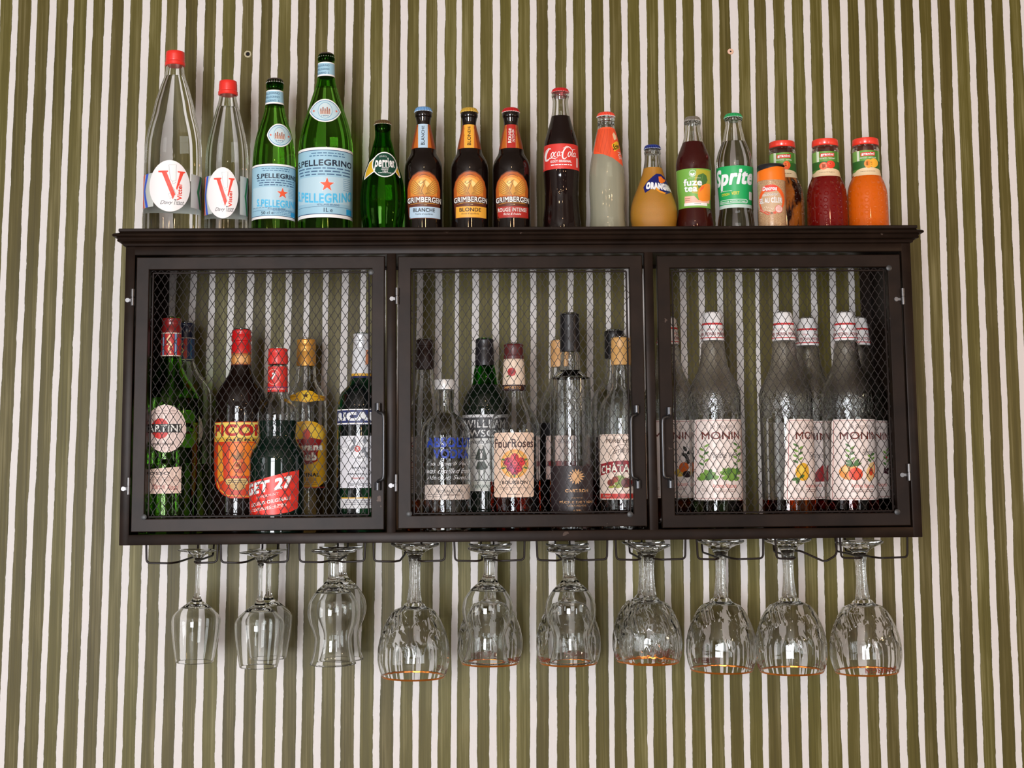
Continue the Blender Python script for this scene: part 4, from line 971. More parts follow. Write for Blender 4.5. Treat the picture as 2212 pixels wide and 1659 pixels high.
# seasoning shaker
B = Lathed('seasoning_shaker', 'small celery salt shaker with orange and black flip cap, filled with tan powder', 'shaker', None, ZE, 338, 0.055,
           [(745,207),(760,206),(1380,209),(1425,203)], SHT)
B.filled(gloss((184, 150, 112), 0.04, bump=('noise', 700, 0.0003), spot=((160, 122, 88), 900, (1, 1, 1))))
c = B.cap(540, 742, 203, 212, ink((238, 112, 20), 0.35), 'flip_cap', steps=[(0.5, 1.0), (0.9, 1.0)])
c['label'] = 'orange lower part of the cap'
r = 0.0
zt_ = B.z(495); zb_ = B.z(600); rr = 205/ZE[2]*B.mpp
v = []; f = []; n = 48
for k in range(n):
    a = 2*pi*k/n; low = zb_+(zt_-zb_)*(0.38+0.42*sin(a*1.0+0.25))      # wavy hem: deeper on the left
    for (q, z) in ((1.012, low), (1.012, zt_-0.002), (0.93, zt_)): v.append((rr*q*cos(a+B.phi), rr*q*sin(a+B.phi), z))
for k in range(n):
    k2 = (k+1) % n
    for j in range(2): f.append([3*k+j, 3*k2+j, 3*k2+j+1, 3*k+j+1])
f.append([3*k+2 for k in range(n)])
for i_ in range(n):                    # the hem: front left low, front right high
    a = 2*pi*i_/n; v[3*i_] = (v[3*i_][0], v[3*i_][1], zb_+(zt_-zb_)*(0.46+0.40*cos(a-0.2)))
obj('flip_lid', v, f, ink((34, 32, 34), 0.35, g=1.0), B.root, 50)
d = B.decal(); OO = (232, 92, 34)
d.poly(circ(325,1040,190,222,40), OO, 0); d.poly(circ(322,1072,160,190,40), (190, 158, 124), 1)
d.poly([(165,1100),(200,1190),(300,1235),(400,1215),(380,1260),(260,1268),(150,1190)], (206, 84, 60), 1)
d.poly(circ(300,872,120,52), (214, 60, 40), 2); d.text('Ducros', 192, 402, 842, 905, (248, 240, 234), 0.04, 0.15, 3)
d.text('ASSAISONNEMENT', 190, 420, 950, 985, (240, 234, 226), 0.02, 0.1, 3); d.text('SEL AU CÉLERI', 150, 475, 995, 1090, (246, 240, 232), 0.03, 0, 3)
for k in range(26): d.poly(circ(150+k*8, 1185+30*sin(k*1.9)+18*sin(k*0.12*pi), 5, 6, 6), (240, 214, 196), 3)
d.poly(circ(430,1183,55,60), (206, 90, 84), 3); d.poly(circ(430,1183,48,53), (238, 196, 186), 4); d.lines(395, 465, 1150, 1215, 4, (200, 90, 84), 0.4, 5)
d.done('front_label')

# ================================================================== bottles inside
ZF = (300, 660, 3.53); ZG = (540, 700, 3.858); ZH = (860, 660, 3.53); ZI = (1130, 660, 3.53); ZJ = (1400, 640, 3.386); ZK = (1620, 640, 3.386)
FR = 0.066; BK = 0.163
G2 = 'spirit bottles behind the mesh doors'
def capband(B, Y0, Y1, bands, name='neck_label', cx=None):
    d = B.decal()
    for y0, y1, c in bands: d.band(y0, y1, c, 1)
    return d
# vermouth, green
B = Lathed('vermouth_bottle', 'green vermouth bottle with dark red cap and round white label with a red disc', 'bottle', G2, ZF, 222, FR,
           [(92,58),(203,58),(209,74),(385,76),(440,82),(520,108),(600,160),(680,202),(760,215),(1590,217)], SH)
B.body(glass((0.60, 0.88, 0.38), 1.40), level=700)
B.cap(92, 205, 74, 76, ink((120, 26, 26), 0.3, coat=0.5), steps=[(0.2, 1.0), (0.25, 0.95), (0.6, 0.95), (0.65, 1.0)])
d = B.decal(); d.band(205, 385, (178, 36, 32), 0); d.band(205, 213, (220, 200, 180), 1); d.band(377, 385, (220, 200, 180), 1)
for a in (-58, 18, 110): d.band(213, 377, (36, 92, 140), 1, a, a+16); d.band(213, 377, (214, 222, 226), 2, a+6, a+10)
d.stroke([(240,225),(215,260),(245,290),(225,330),(245,365)], 10, (226, 200, 150), 3); d.stroke([(215,300),(240,275),(255,320)], 7, (226, 200, 150), 3); d.done('neck_label')
d = B.decal(); d.poly(circ(205,938,152,182,44), (224, 200, 190), 0)
d.lines(120, 290, 800, 840, 2, (150, 120, 110), 0.25, 1); d.poly(circ(165,938,66,78), (206, 42, 34), 1)
d.rect(30, 322, 902, 968, (22, 18, 18), 2); d.text('MARTINI', 44, 316, 908, 962, (236, 226, 218), 0.02, 0, 3)
d.text("L'APERITIVO", 70, 262, 1046, 1066, (60, 44, 40), 0.02, 0, 2); d.lines(100, 250, 1080, 1100, 2, (150, 120, 110), 0.25, 2)
d.done('front_label')
d = B.decal(); d.poly([(60,1248),(320,1228),(318,1432),(58,1435)], (220, 192, 176), 0)
d.text('ROSSO', 62, 236, 1268, 1290, (60, 40, 36), 0.02, 0, 1); d.lines(75, 310, 1310, 1345, 3, (150, 110, 100), 0.3, 1)
d.text('Martini', 105, 205, 1358, 1400, (150, 34, 30), 0.0, 0.4, 1); d.text('Rossi', 215, 300, 1365, 1405, (150, 34, 30), 0.0, 0.4, 1); d.done('lower_label')
# vermouth, clear, behind
B = Lathed('vermouth_bottle', 'clear vermouth bottle with dark blue cap standing behind the green vermouth bottle', 'bottle', G2, ZF, 330, BK,
           [(130,56),(238,56),(245,70),(415,70),(470,85),(530,115),(590,165),(660,198),(740,205),(1590,208)], SH)
B.body(CLEAR, level=1205, liquid=tint((0.72, 0.72, 0.52)))
B.cap(130, 240, 71, 72, ink((26, 36, 66), 0.3, coat=0.4), steps=[(0.25, 1.0), (0.3, 0.95), (0.7, 0.95)])
d = B.decal(); d.band(243, 415, (30, 52, 110), 0); d.band(250, 408, (190, 40, 34), 1, -10, 12); d.band(243, 250, WHT, 1); d.band(408, 415, WHT, 1); d.band(250, 408, (60, 120, 170), 1, 30, 46); d.stroke([(335,285),(322,315),(340,340),(326,365)], 8, (226, 206, 160), 3); d.done('neck_label')
d = B.decal(); d.poly(circ(345,945,140,170,40), (222, 208, 200), 0); d.poly(circ(350,940,90,90), (200, 40, 34), 1); d.rect(215, 450, 905, 968, (22, 18, 18), 2); d.text('MARTINI', 225, 444, 912, 962, (236, 226, 218), 0.04, 0, 3); d.done('front_label')
# bitter orange aperitif
B = Lathed('aperitif_bottle', 'dark aperitif bottle with red cap and tall orange and yellow label', 'bottle', G2, ZF, 766, 0.118,
           [(180,58),(356,58),(364,75),(455,76),(500,86),(560,112),(610,150),(690,185),(800,194),(1590,197)], SH)
B.filled(gloss((22, 12, 8), 0.03, g=1.0)); B.cap(180, 362, 74, 77, ink((196, 26, 28), 0.3, coat=0.6), steps=[(0.12, 1.0), (0.15, 0.96), (0.2, 0.96), (0.25, 1.03), (0.45, 1.03), (0.5, 0.93), (0.62, 0.93), (0.68, 1.0)])
d = B.decal(); d.band(362, 456, (186, 120, 60), 0); d.band(366, 370, (120, 40, 24), 1); d.band(448, 452, (120, 40, 24), 1); d.band(385, 435, (214, 156, 92), 1, -40, 40); d.done('neck_label')
d = B.decal()
body = [(578,885),(935,885),(935,1020),(905,1060),(905,1100),(860,1130),(840,1180),(835,1470),(700,1470),(640,1440),(600,1390),(585,1340),(578,1200)]
d.poly([(x+(60 if x > 830 else 0), y) for x, y in body], (206, 60, 26), 0)
d.rect(582, 945, 890, 1005, (236, 200, 96), 1); d.text('PICON', 590, 948, 905, 995, (190, 34, 28), 0.04, 0, 2); d.rect(582, 945, 1005, 1038, (222, 170, 60), 1); d.text('BIÈRE', 668, 900, 1010, 1034, (70, 30, 20), 0.02, 0, 2)
d.poly([(700,1045),(880,1045),(890,1110),(850,1150),(850,1300),(700,1300),(690,1150)], (232, 118, 26), 1)
for cx_, cy__, r_, c in ((760,1190,42,(214,90,24)), (775,1235,46,(196,74,24)), (750,1215,30,(240,150,50))): d.poly(circ(cx_, cy__, r_, r_), c, 2)
for a in (60, 100, 140): d.poly(leaf(765, 1180, 80, a, 0.3), (150, 96, 34), 3)
d.poly([(610,1060),(640,1070),(650,1330),(620,1345),(605,1300)], (226, 150, 50), 1); d.poly(rrect(665, 830, 1318, 1368, 22), (216, 180, 110), 2); d.lines(680, 815, 1330, 1358, 2, (90, 50, 30), 0.4, 3); d.poly(circ(755,1378,58,30), (196, 150, 80), 3)
d.stroke([(600,1330),(620,1400),(680,1448),(840,1456),(905,1440)], 6, (240, 180, 70), 2)
d.done('front_label')
# mint liqueur in front
B = Lathed('mint_liqueur_bottle', 'dark green liqueur bottle with red cap and tilted red label', 'bottle', G2, ZG, 220, 0.050,
           [(200,60),(328,60),(336,80),(560,82),(600,88),(640,112),(700,155),(770,166),(860,158),(940,152),(1000,176),(1060,212),(1120,225),(1590,222)], SH)
B.filled(gloss((8, 26, 18), 0.03, g=1.0), level=800)
B.cap(200, 330, 80, 84, ink((212, 48, 42), 0.35), steps=[(0.08, 1.02), (0.14, 0.98), (0.3, 0.97), (0.4, 1.0), (0.85, 1.02), (0.95, 0.98)])
d = B.decal(); d.band(352, 562, (206, 44, 36), 0); d.poly(circ(198,440,55,66), (226, 150, 134), 1); d.poly(circ(198,440,49,60), (206, 44, 36), 2); d.text('7', 180, 216, 405, 462, (240, 232, 226), 0.06, 0.25, 3)
d.band(522, 528, (60, 70, 130), 1); d.lines(150, 290, 538, 548, 1, (240, 226, 220), 0.6, 1); d.done('neck_label')
d = B.decal(); R_ = (222, 50, 38); sk = 105
d.poly([(-2,1322),(100,1290),(200,1262),(300,1238),(405,1218),(402,1400),(392,1540),(330,1568),(200,1590),(100,1592),(6,1592)], ink(R_, 0.4), 0)
d.text('GET 27', -6, 345, 1300, 1400, (244, 232, 226), 0.05, 0.1, 2, skew=78)
d.text('LIQUEUR ORIGINALE', 20, 335, 1465, 1500, (240, 226, 220), 0.025, 0, 2, skew=66); d.text('PIPPERMINT', 60, 240, 1420, 1440, (240, 220, 214), 0.01, 0, 2, skew=40); d.text('DEPUIS 1796', 40, 300, 1515, 1540, (240, 216, 208), 0.0, 0, 2, skew=52)
for k in range(2): d.stroke([(20, 1548+k*14), (150, 1530+k*14), (300, 1502+k*14)], 3, (240, 190, 180), 2)
d.done('front_label')
# golden rum
B = Lathed('rum_bottle', 'clear rum bottle with gold cap, yellow neck badge and yellow and dark red label', 'bottle', G2, ZG, 458, 0.150,
           [(122,60),(340,60),(350,78),(440,84),(500,94),(560,135),(640,165),(720,172),(850,174),(1590,176)], SH)
B.body(CLEAR, level=1320, liquid=tint((0.9, 0.82, 0.6)))
B.cap(122, 345, 78, 80, ink((196, 140, 62), 0.35, 0.4), steps=[(0.08, 1.02), (0.12, 0.97), (0.2, 0.97), (0.25, 1.02), (0.35, 1.02), (0.4, 0.97), (0.48, 0.97), (0.52, 1.02)])
d = B.decal(); YE = (214, 160, 30)
d.poly([(298,598),(380,580),(420,558),(470,550),(520,560),(555,585),(640,600),(640,632),(540,640),(470,655),(400,642),(298,632)], YE, 0); d.poly(circ(465,598,40,42), (240, 190, 60), 1); d.poly(star(465,595,26), (70, 40, 20), 2)
d.stroke([(310,610),(400,602)], 4, (120, 60, 20), 1); d.stroke([(530,602),(625,612)], 4, (120, 60, 20), 1); d.done('shoulder_label')
d = B.decal()
d.poly([(300,1365),(300,900),(340,840),(400,815),(470,806),(540,815),(600,845),(640,900),(640,1300),(560,1365)], YE, 0); d.poly([(330,905),(370,860),(470,832),(570,862),(615,905),(600,960),(340,960)], (232, 186, 60), 1)
d.poly(circ(470,920,30,44), (200, 60, 30), 2); d.stroke([(470,870),(470,1000)], 9, (190, 40, 30), 3)
d.poly([(300,1000),(400,960),(500,945),(600,965),(560,1080),(560,1140),(480,1178),(400,1160),(360,1080)], (140, 24, 24), 2)
d.text('Havana', 330, 602, 995, 1055, (236, 222, 206), 0.05, 0, 4, skew=6); d.text('Club', 370, 552, 1070, 1140, (236, 222, 206), 0.05, 0, 4, skew=6)
d.poly(circ(500,1200,55,34), (236, 190, 60), 3); d.text('ORIGINAL', 345, 572, 1240, 1272, (44, 26, 16), 0.04, 0, 4); d.lines(420, 560, 1290, 1350, 4, (120, 70, 20), 0.3, 4); d.stroke([(300,1362),(640,1362)], 5, (190, 40, 30), 4)
d.done('front_label')
# anise spirit
B = Lathed('anise_spirit_bottle', 'dark spirit bottle with white cap, blue name band and white label', 'bottle', G2, ZG, 925, FR,
           [(75,54),(186,54),(194,68),(430,82),(500,100),(570,165),(640,188),(720,197),(1590,200)], SH)
B.filled(gloss((8, 12, 12), 0.03, g=1.0, spot=((4, 50, 20), 25, (1, 1, 0.3))))
B.cap(75, 190, 68, 70, ink((206, 206, 208), 0.35, 0.3), steps=[(0.1, 1.02), (0.2, 0.96), (0.5, 0.96), (0.55, 1.02), (0.7, 0.97), (0.9, 1.0)])
d = B.decal(); d.band(190, 410, (206, 206, 208), 0); d.band(410, 432, (206, 156, 50), 1); d.band(432, 448, (30, 34, 80), 1); d.poly([(965,215),(985,215),(990,330),(960,340)], (200, 130, 90), 2); d.done('neck_label')
d = B.decal(); d.band(706, 838, (36, 46, 96), 0, -85, 85); d.band(706, 716, WHT, 1, -85, 85); d.band(822, 834, WHT, 1, -85, 85); d.text('RICARD', 738, 1112, 732, 806, (240, 236, 232), 0.07, 0, 2); d.done('shoulder_label')
d = B.decal(); d.rect(756, 1094, 930, 1365, (216, 214, 218), 0)
gy = (150, 150, 154)
for cx_, cy__, rx_, ry_ in ((850,1000,52,36), (960,1000,50,34), (795,1050,40,30), (905,1090,62,40), (930,1120,45,32)): d.poly(circ(cx_, cy__, rx_, ry_), gy, 1); d.poly(circ(cx_, cy__, rx_-4, ry_-4), (226, 224, 226), 2)
for cx_, cy__ in ((870,1010), (950,1000), (840,1060), (930,1080), (980,1120)): d.poly(leaf(cx_, cy__, 70, 30+cx_ % 90, 0.4), (120, 122, 128), 3)
d.poly(circ(897,1040,24,26), (200, 60, 44), 4); d.text('S', 888, 906, 1026, 1054, WHT, 0.04, 0, 5)
d.text('PASTIS', 853, 960, 1190, 1206, (40, 40, 50), 0.03, 0, 2); d.text('DE', 895, 912, 1215, 1226, (40, 40, 50), 0.02, 0, 2); d.text('MARSEILLE', 820, 1000, 1240, 1256, (40, 40, 50), 0.03, 0, 2); d.text('FRANCE', 850, 950, 1278, 1292, (190, 60, 50), 0.02, 0, 2); d.text('Paul Ricard', 815, 990, 1315, 1348, (60, 60, 70), 0, 0.4, 2)
d.rect(758, 1092, 1452, 1536, (206, 204, 204), 0); d.rect(758, 1092, 1444, 1454, (206, 156, 40), 1); d.lines(790, 1060, 1470, 1515, 3, (130, 130, 136), 0.35, 1)
d.done('front_label')

# --- middle compartment
B = Lathed('spirit_bottle', 'clear spirit bottle with dark brown banded stopper, behind the vodka bottle', 'bottle', G2, ZH, 205, BK,
           [(255,52),(478,52),(490,64),(500,65),(600,74),(680,90),(780,120),(850,140),(900,145),(1590,145)], SH)
B.body(CLEAR, level=1480, liquid=tint((0.8, 0.5, 0.3)))
B.cap(255, 482, 66, 72, ink((40, 22, 20), 0.35), 'stopper', steps=[(0.06, 1.02), (0.2, 1.02), (0.22, 0.96), (0.34, 0.96), (0.36, 1.0), (0.7, 1.02)])
d = B.decal(); d.band(300, 335, (190, 150, 110), 1); d.band(474, 482, (200, 160, 120), 1); d.done('neck_label')
d = B.decal(); d.rect(62, 140, 1000, 1430, (206, 196, 186), 0); d.text('C', 96, 130, 1040, 1075, (150, 40, 36), 0.02, 0, 1); d.stroke([(85,1110),(130,1120)], 4, (120, 110, 100), 1); d.poly(circ(115,1215,20,24), (170, 60, 50), 1); d.poly(circ(115,1215,14,18), (206, 196, 186), 2); d.lines(90, 135, 1290, 1410, 7, (120, 110, 104), 0.4, 1); d.done('front_label')
# vodka
B = Lathed('vodka_bottle', 'short clear vodka bottle with silver cap and blue lettering', 'bottle', G2, ZH, 360, 0.060,
           [(640,60),(700,62),(790,64),(830,80),(855,120),(890,155),(940,182),(1000,190),(1560,190)], SH)
B.body(CLEAR, level=None, t=0.003)
B.cap(560, 638, 78, 78, ink((216, 214, 212), 0.3, 0.3))
d = B.decal(); BL = (28, 60, 160)
d.text('ABSOLUT', 222, 545, 1005, 1082, BL, 0.035, 0, 1); d.text('VODKA', 272, 530, 1095, 1166, BL, 0.035, 0, 1)
for k, t in enumerate(('This Superb Vodka', 'was distilled from', 'Absolut, Sweden')): d.text(t, 222, 540, 1190+52*k, 1228+52*k, (214, 212, 212), 0.0, 0.5, 1)
d.rect(206, 548, 1366, 1482, (206, 190, 178), 0); d.text('40% ALC./VOL.', 300, 500, 1404, 1426, (40, 34, 34), 0.0, 0, 1); d.text('IMPORTED', 350, 470, 1438, 1454, (90, 60, 50), 0.01, 0, 1); d.lines(225, 335, 1438, 1470, 2, (110, 100, 96), 0.3, 1)
d.done('front_label')
# scotch
B = Lathed('whisky_bottle', 'dark green whisky bottle with black cap and white label of a kilted figure', 'bottle', G2, ZH, 668, 0.135,
           [(250,54),(446,54),(456,70),(520,84),(590,92),(630,112),(670,140),(720,160),(800,170),(1590,171)], SH)
B.filled(gloss((12, 22, 12), 0.03, g=1.0), level=600, top_glass=glass((0.25, 0.6, 0.15), 1.4))
B.cap(250, 452, 68, 72, ink((26, 24, 28), 0.35), steps=[(0.05, 1.02), (0.1, 0.98), (0.3, 0.98), (0.35, 1.02), (0.4, 0.98), (0.45, 1.02)])
d = B.decal(); d.band(252, 266, (200, 200, 204), 1); d.text('Lawson', 690, 742, 405, 440, (170, 170, 176), 0, 0.3, 2, skew=8); d.done('neck_label')
d = B.decal(); d.band(830, 1012, (62, 62, 64), 0, -100, 100); d.band(830, 852, (206, 204, 204), 1, -100, 100)
d.text('WILLIAM', 512, 806, 870, 930, (222, 220, 218), 0.012, 0, 2); d.text("LAWSON'S", 496, 826, 945, 1000, (222, 220, 218), 0.012, 0, 2); d.done('upper_label')
d = B.decal(); d.rect(545, 792, 1012, 1415, (206, 204, 200), 0); d.text('BLENDED SCOTCH', 520, 800, 1030, 1052, (30, 30, 34), 0.015, 0, 1)
dkk = (40, 48, 34)
d.poly([(610,1100),(625,1065),(650,1065),(662,1100),(680,1170),(655,1180),(685,1240),(640,1255),(592,1245),(612,1180),(588,1170)], dkk, 1); d.poly(circ(633,1078,14,18), (190, 184, 176), 2); d.poly([(625,1105),(645,1105),(640,1165),(628,1165)], (206, 200, 196), 2); d.rect(612, 655, 1180, 1188, (214, 210, 204), 2)
for x in (612, 650): d.poly([(x,1252),(x+16,1252),(x+12,1320),(x+22,1332),(x-6,1332),(x+2,1318)], (120, 122, 112), 1)
d.rect(585, 712, 1330, 1336, dkk, 1); d.rect(552, 716, 1342, 1412, (196, 196, 186), 1); d.text('Highland', 570, 705, 1362, 1395, (60, 80, 60), 0.0, 0.4, 2); d.lines(560, 600, 1120, 1180, 3, (120, 120, 116), 0.25, 1)
d.done('front_label')
# bourbon
B = Lathed('bourbon_bottle', 'clear bourbon bottle with maroon cap and cream label showing a cluster of roses', 'bottle', G2, ZH, 893, FR,
           [(290,56),(402,56),(408,76),(600,86),(650,88),(720,96),(780,122),(840,160),(900,184),(960,190),(1590,190)], SH)
B.body(CLEAR, level=1342, liquid=tint((0.62, 0.24, 0.10)), t=0.003)
B.cap(290, 403, 74, 76, ink((84, 32, 32), 0.35), steps=[(0.06, 1.02), (0.12, 0.97), (0.5, 0.95), (0.75, 0.97), (0.8, 1.03)])
d = B.decal(); d.band(405, 602, (222, 198, 176), 0); d.band(602, 645, (48, 22, 20), 0); d.text('IMPORTED', 812, 935, 614, 634, (206, 150, 90), 0.02, 0, 1)
for a in range(0, 360, 45): d.poly(circ(866+18*cos(radians(a)), 506+18*sin(radians(a)), 15, 16, 12), (176, 30, 34), 1)
d.poly(circ(866,506,16,16), (130, 16, 24), 2); d.poly(leaf(850,530,30,210), (60, 80, 40), 2); d.done('neck_label')
d = B.decal(); d.poly(rrect(735, 1032, 968, 1462, 16), (228, 196, 172), 0); d.text('Four', 742, 862, 1015, 1085, (70, 40, 40), 0.012, 0, 1); d.text('Roses', 866, 1026, 1015, 1082, (70, 40, 40), 0.012, 0, 1)
d.poly(circ(888,1206,104,110,36), (232, 160, 80), 1); d.poly(circ(888,1210,92,96,36), (236, 176, 96), 2)
for cx_, cy__, c in ((888,1160,(186,40,50)), (838,1190,(170,50,80)), (938,1190,(196,44,48)), (860,1235,(150,50,90)), (915,1240,(180,40,60)), (888,1200,(206,70,80)), (888,1262,(160,40,70))):
    d.poly(circ(cx_, cy__, 32, 34, 14), c, 3); d.poly(circ(cx_, cy__, 18, 19, 12), tuple(min(255, int(x*1.2)) for x in c), 4); d.poly(circ(cx_+3, cy__, 8, 9, 8), tuple(int(x*0.7) for x in c), 5)
for a in (200, 340, 160, 20, 270): d.poly(leaf(888+72*cos(radians(a)), 1206-76*sin(radians(a)), 32, a, 0.5), (70, 110, 60), 3)
d.text('BOURBON', 795, 985, 1335, 1362, (50, 34, 34), 0.02, 0, 1); d.lines(765, 1005, 1385, 1410, 2, (110, 80, 70), 0.25, 1); d.rect(830, 930, 1436, 1442, (110, 80, 70), 1); d.done('front_label')
# liqueur behind
B = Lathed('liqueur_bottle', 'clear liqueur bottle with pale wooden-coloured cap, mostly hidden behind the tall black-capped one', 'bottle', G2, ZI, 288, BK+0.005,
           [(262,48),(462,48),(470,60),(530,66),(600,80),(680,118),(760,148),(830,158),(1590,158)], SH)
B.body(CLEAR, level=1325, liquid=tint((0.34, 0.07, 0.05)))
B.cap(262, 465, 60, 63, ink((196, 148, 96), 0.45), steps=[(0.06, 1.02), (0.1, 0.97), (0.16, 1.02), (0.3, 1.02), (0.33, 0.96), (0.36, 1.02)])
d = B.decal(); d.text('PÈRE HENRI', 236, 330, 412, 440, (90, 60, 30), 0.0, 0, 1); d.done('neck_label')
d = B.decal(); d.rect(176, 420, 990, 1325, (206, 178, 168), 0); d.rect(134, 176, 990, 1480, (22, 18, 20), 0); d.rect(134, 206, 892, 992, (20, 18, 20), 1); d.text('PÈRE HENRI', 240, 400, 1010, 1050, (90, 60, 50), 0.01, 0, 1); d.rect(190, 415, 1185, 1225, (130, 40, 44), 1); d.done('front_label')
# tall black-capped fruit cream
B = Lathed('creme_liqueur_bottle', 'tall straight-sided clear bottle with long black cap and dark lower label with a gold emblem', 'bottle', G2, ZI, 375, 0.060,
           [(60,56),(342,56),(350,73),(480,76),(527,80),(534,90),(540,130),(545,147),(556,151),(700,152),(1100,156),(1590,160)], SH)
B.body(CLEAR, level=None, t=0.003)
B.cap(58, 346, 73, 76, ink((22, 20, 22), 0.35), steps=[(0.05, 1.0)]+[(0.08+0.05*k, 1.02 if k % 2 else 0.97) for k in range(7)]+[(0.46, 1.0)])
d = B.decal(); G_ = ink((206, 158, 110), 0.4); d.text('CARTRON', 352, 424, 305, 322, G_, 0.03, 0, 1)
for a in range(0, 360, 30): d.poly(leaf(405, 250, 28, a, 0.3), G_, 1)
d.band(230, 345, (44, 26, 24), 0, 10, 60); d.done('neck_label')
d = B.decal()                                                        # sunburst moulded in the glass
for a in range(0, 360, 15): d.poly(leaf(384+30*cos(radians(a)), 700-32*sin(radians(a)), 42 if a % 30 else 56, a, 0.25), glass((0.95, 0.93, 0.9), 1.5, ('noise', 300, 0.002)), 1)
d.poly(circ(384,700,24,26), glass((0.95, 0.93, 0.9), 1.5, ('noise', 300, 0.002)), 2); d.poly([(350,790),(420,790),(410,850),(385,870),(360,850)], glass((0.95, 0.93, 0.9), 1.5, ('noise', 300, 0.002)), 1); d.done('moulded_emblem')
d = B.decal(); d.band(1222, 1590, (42, 32, 34), 0, -82, 82)
for a in range(0, 360, 24): d.poly(leaf(405, 1305, 62, a, 0.22), G_, 1)
d.poly([(392,1290),(420,1290),(414,1350),(405,1362),(396,1350)], G_, 2); d.text('CARTRON', 322, 492, 1400, 1424, G_, 0.03, 0, 1); d.text('CRÈME DE', 368, 450, 1460, 1472, G_, 0.01, 0, 1); d.text('PÊCHE DE VIGNE', 280, 528, 1486, 1508, G_, 0.02, 0, 1); d.text('DE BOURGOGNE', 340, 478, 1520, 1533, G_, 0.01, 0, 1); d.text('18%', 385, 445, 1556, 1574, G_, 0.02, 0, 1)
d.done('front_label')
# black-capped bottle behind the chestnut liqueur
B = Lathed('liqueur_bottle', 'clear long-necked liqueur bottle with plain black cap, behind the chestnut liqueur', 'bottle', G2, ZI, 716, BK,
           [(188,56),(396,56),(404,66),(460,64),(540,70),(600,100),(660,150),(720,172),(800,178),(1590,178)], SH)
B.body(CLEAR, level=1330, liquid=tint((0.34, 0.07, 0.05))); B.cap(188, 400, 72, 73, ink((16, 15, 17), 0.35), steps=[(0.3, 1.0), (0.32, 0.98), (0.36, 1.0)])
d = B.decal(); d.rect(560, 850, 1000, 1330, (40, 30, 32), 0); d.done('front_label')
# chestnut liqueur
B = Lathed('chestnut_liqueur_bottle', 'clear chestnut liqueur bottle with tan cap and cream and red label', 'bottle', G2, ZI, 765, 0.062,
           [(240,56),(446,56),(456,71),(560,74),(640,80),(680,108),(720,140),(790,168),(860,180),(1590,182)], SH)
B.body(CLEAR, level=None)
B.cap(240, 450, 70, 73, ink((206, 156, 92), 0.45), steps=[(0.06, 1.02), (0.1, 0.97), (0.2, 1.02), (0.24, 0.97), (0.34, 1.02), (0.38, 0.97), (0.42, 1.02)])
d = B.decal(); d.text('PÈRE HENRI', 745, 850, 398, 424, (90, 60, 30), 0.0, 0, 1, skew=6); d.done('neck_label')
d = B.decal(); d.rect(588, 942, 980, 1480, (222, 200, 184), 0); d.rect(594, 936, 986, 989, (150, 110, 90), 1)
d.text('PÈRE HENRI', 636, 894, 1006, 1046, (110, 80, 60), 0.01, 0, 1); d.stroke(circ(765,1160,110,100,24,0,180), 4, (130, 100, 80), 1); d.stroke(circ(765,1160,80,70,24,0,180), 3, (130, 100, 80), 1); d.text('CREME', 685, 850, 1095, 1120, (80, 50, 40), 0.0, 0, 1, arc=14)
d.poly([(594,1208),(660,1190),(765,1180),(870,1190),(936,1208),(936,1290),(870,1274),(765,1268),(660,1274),(594,1296)], (140, 26, 34), 1)
d.text('CHÂTAIGNE', 602, 928, 1196, 1270, (238, 222, 206), 0.03, 0, 2, arc=12)
for cx_, cy__, r_, c in ((672,1350,26,(120,50,40)), (705,1325,24,(150,70,50)), (785,1352,38,(96,34,30)), (850,1350,34,(110,40,34)), (740,1340,44,(120,140,50))): d.poly(circ(cx_, cy__, r_, r_), c, 2 if r_ > 40 else 3)
for a in range(20, 180, 20): d.poly(leaf(740, 1345, 62, a, 0.14), (110, 130, 44), 1)
for cx_ in (668, 718, 778): d.poly(leaf(cx_-16, 1385, 60, 10, 0.4), (150, 150, 60), 2)
d.rect(594, 936, 1434, 1472, (190, 50, 40), 1); d.text('MINIMUM', 612, 668, 1446, 1460, (236, 216, 200), 0.01, 0, 2); d.done('front_label')

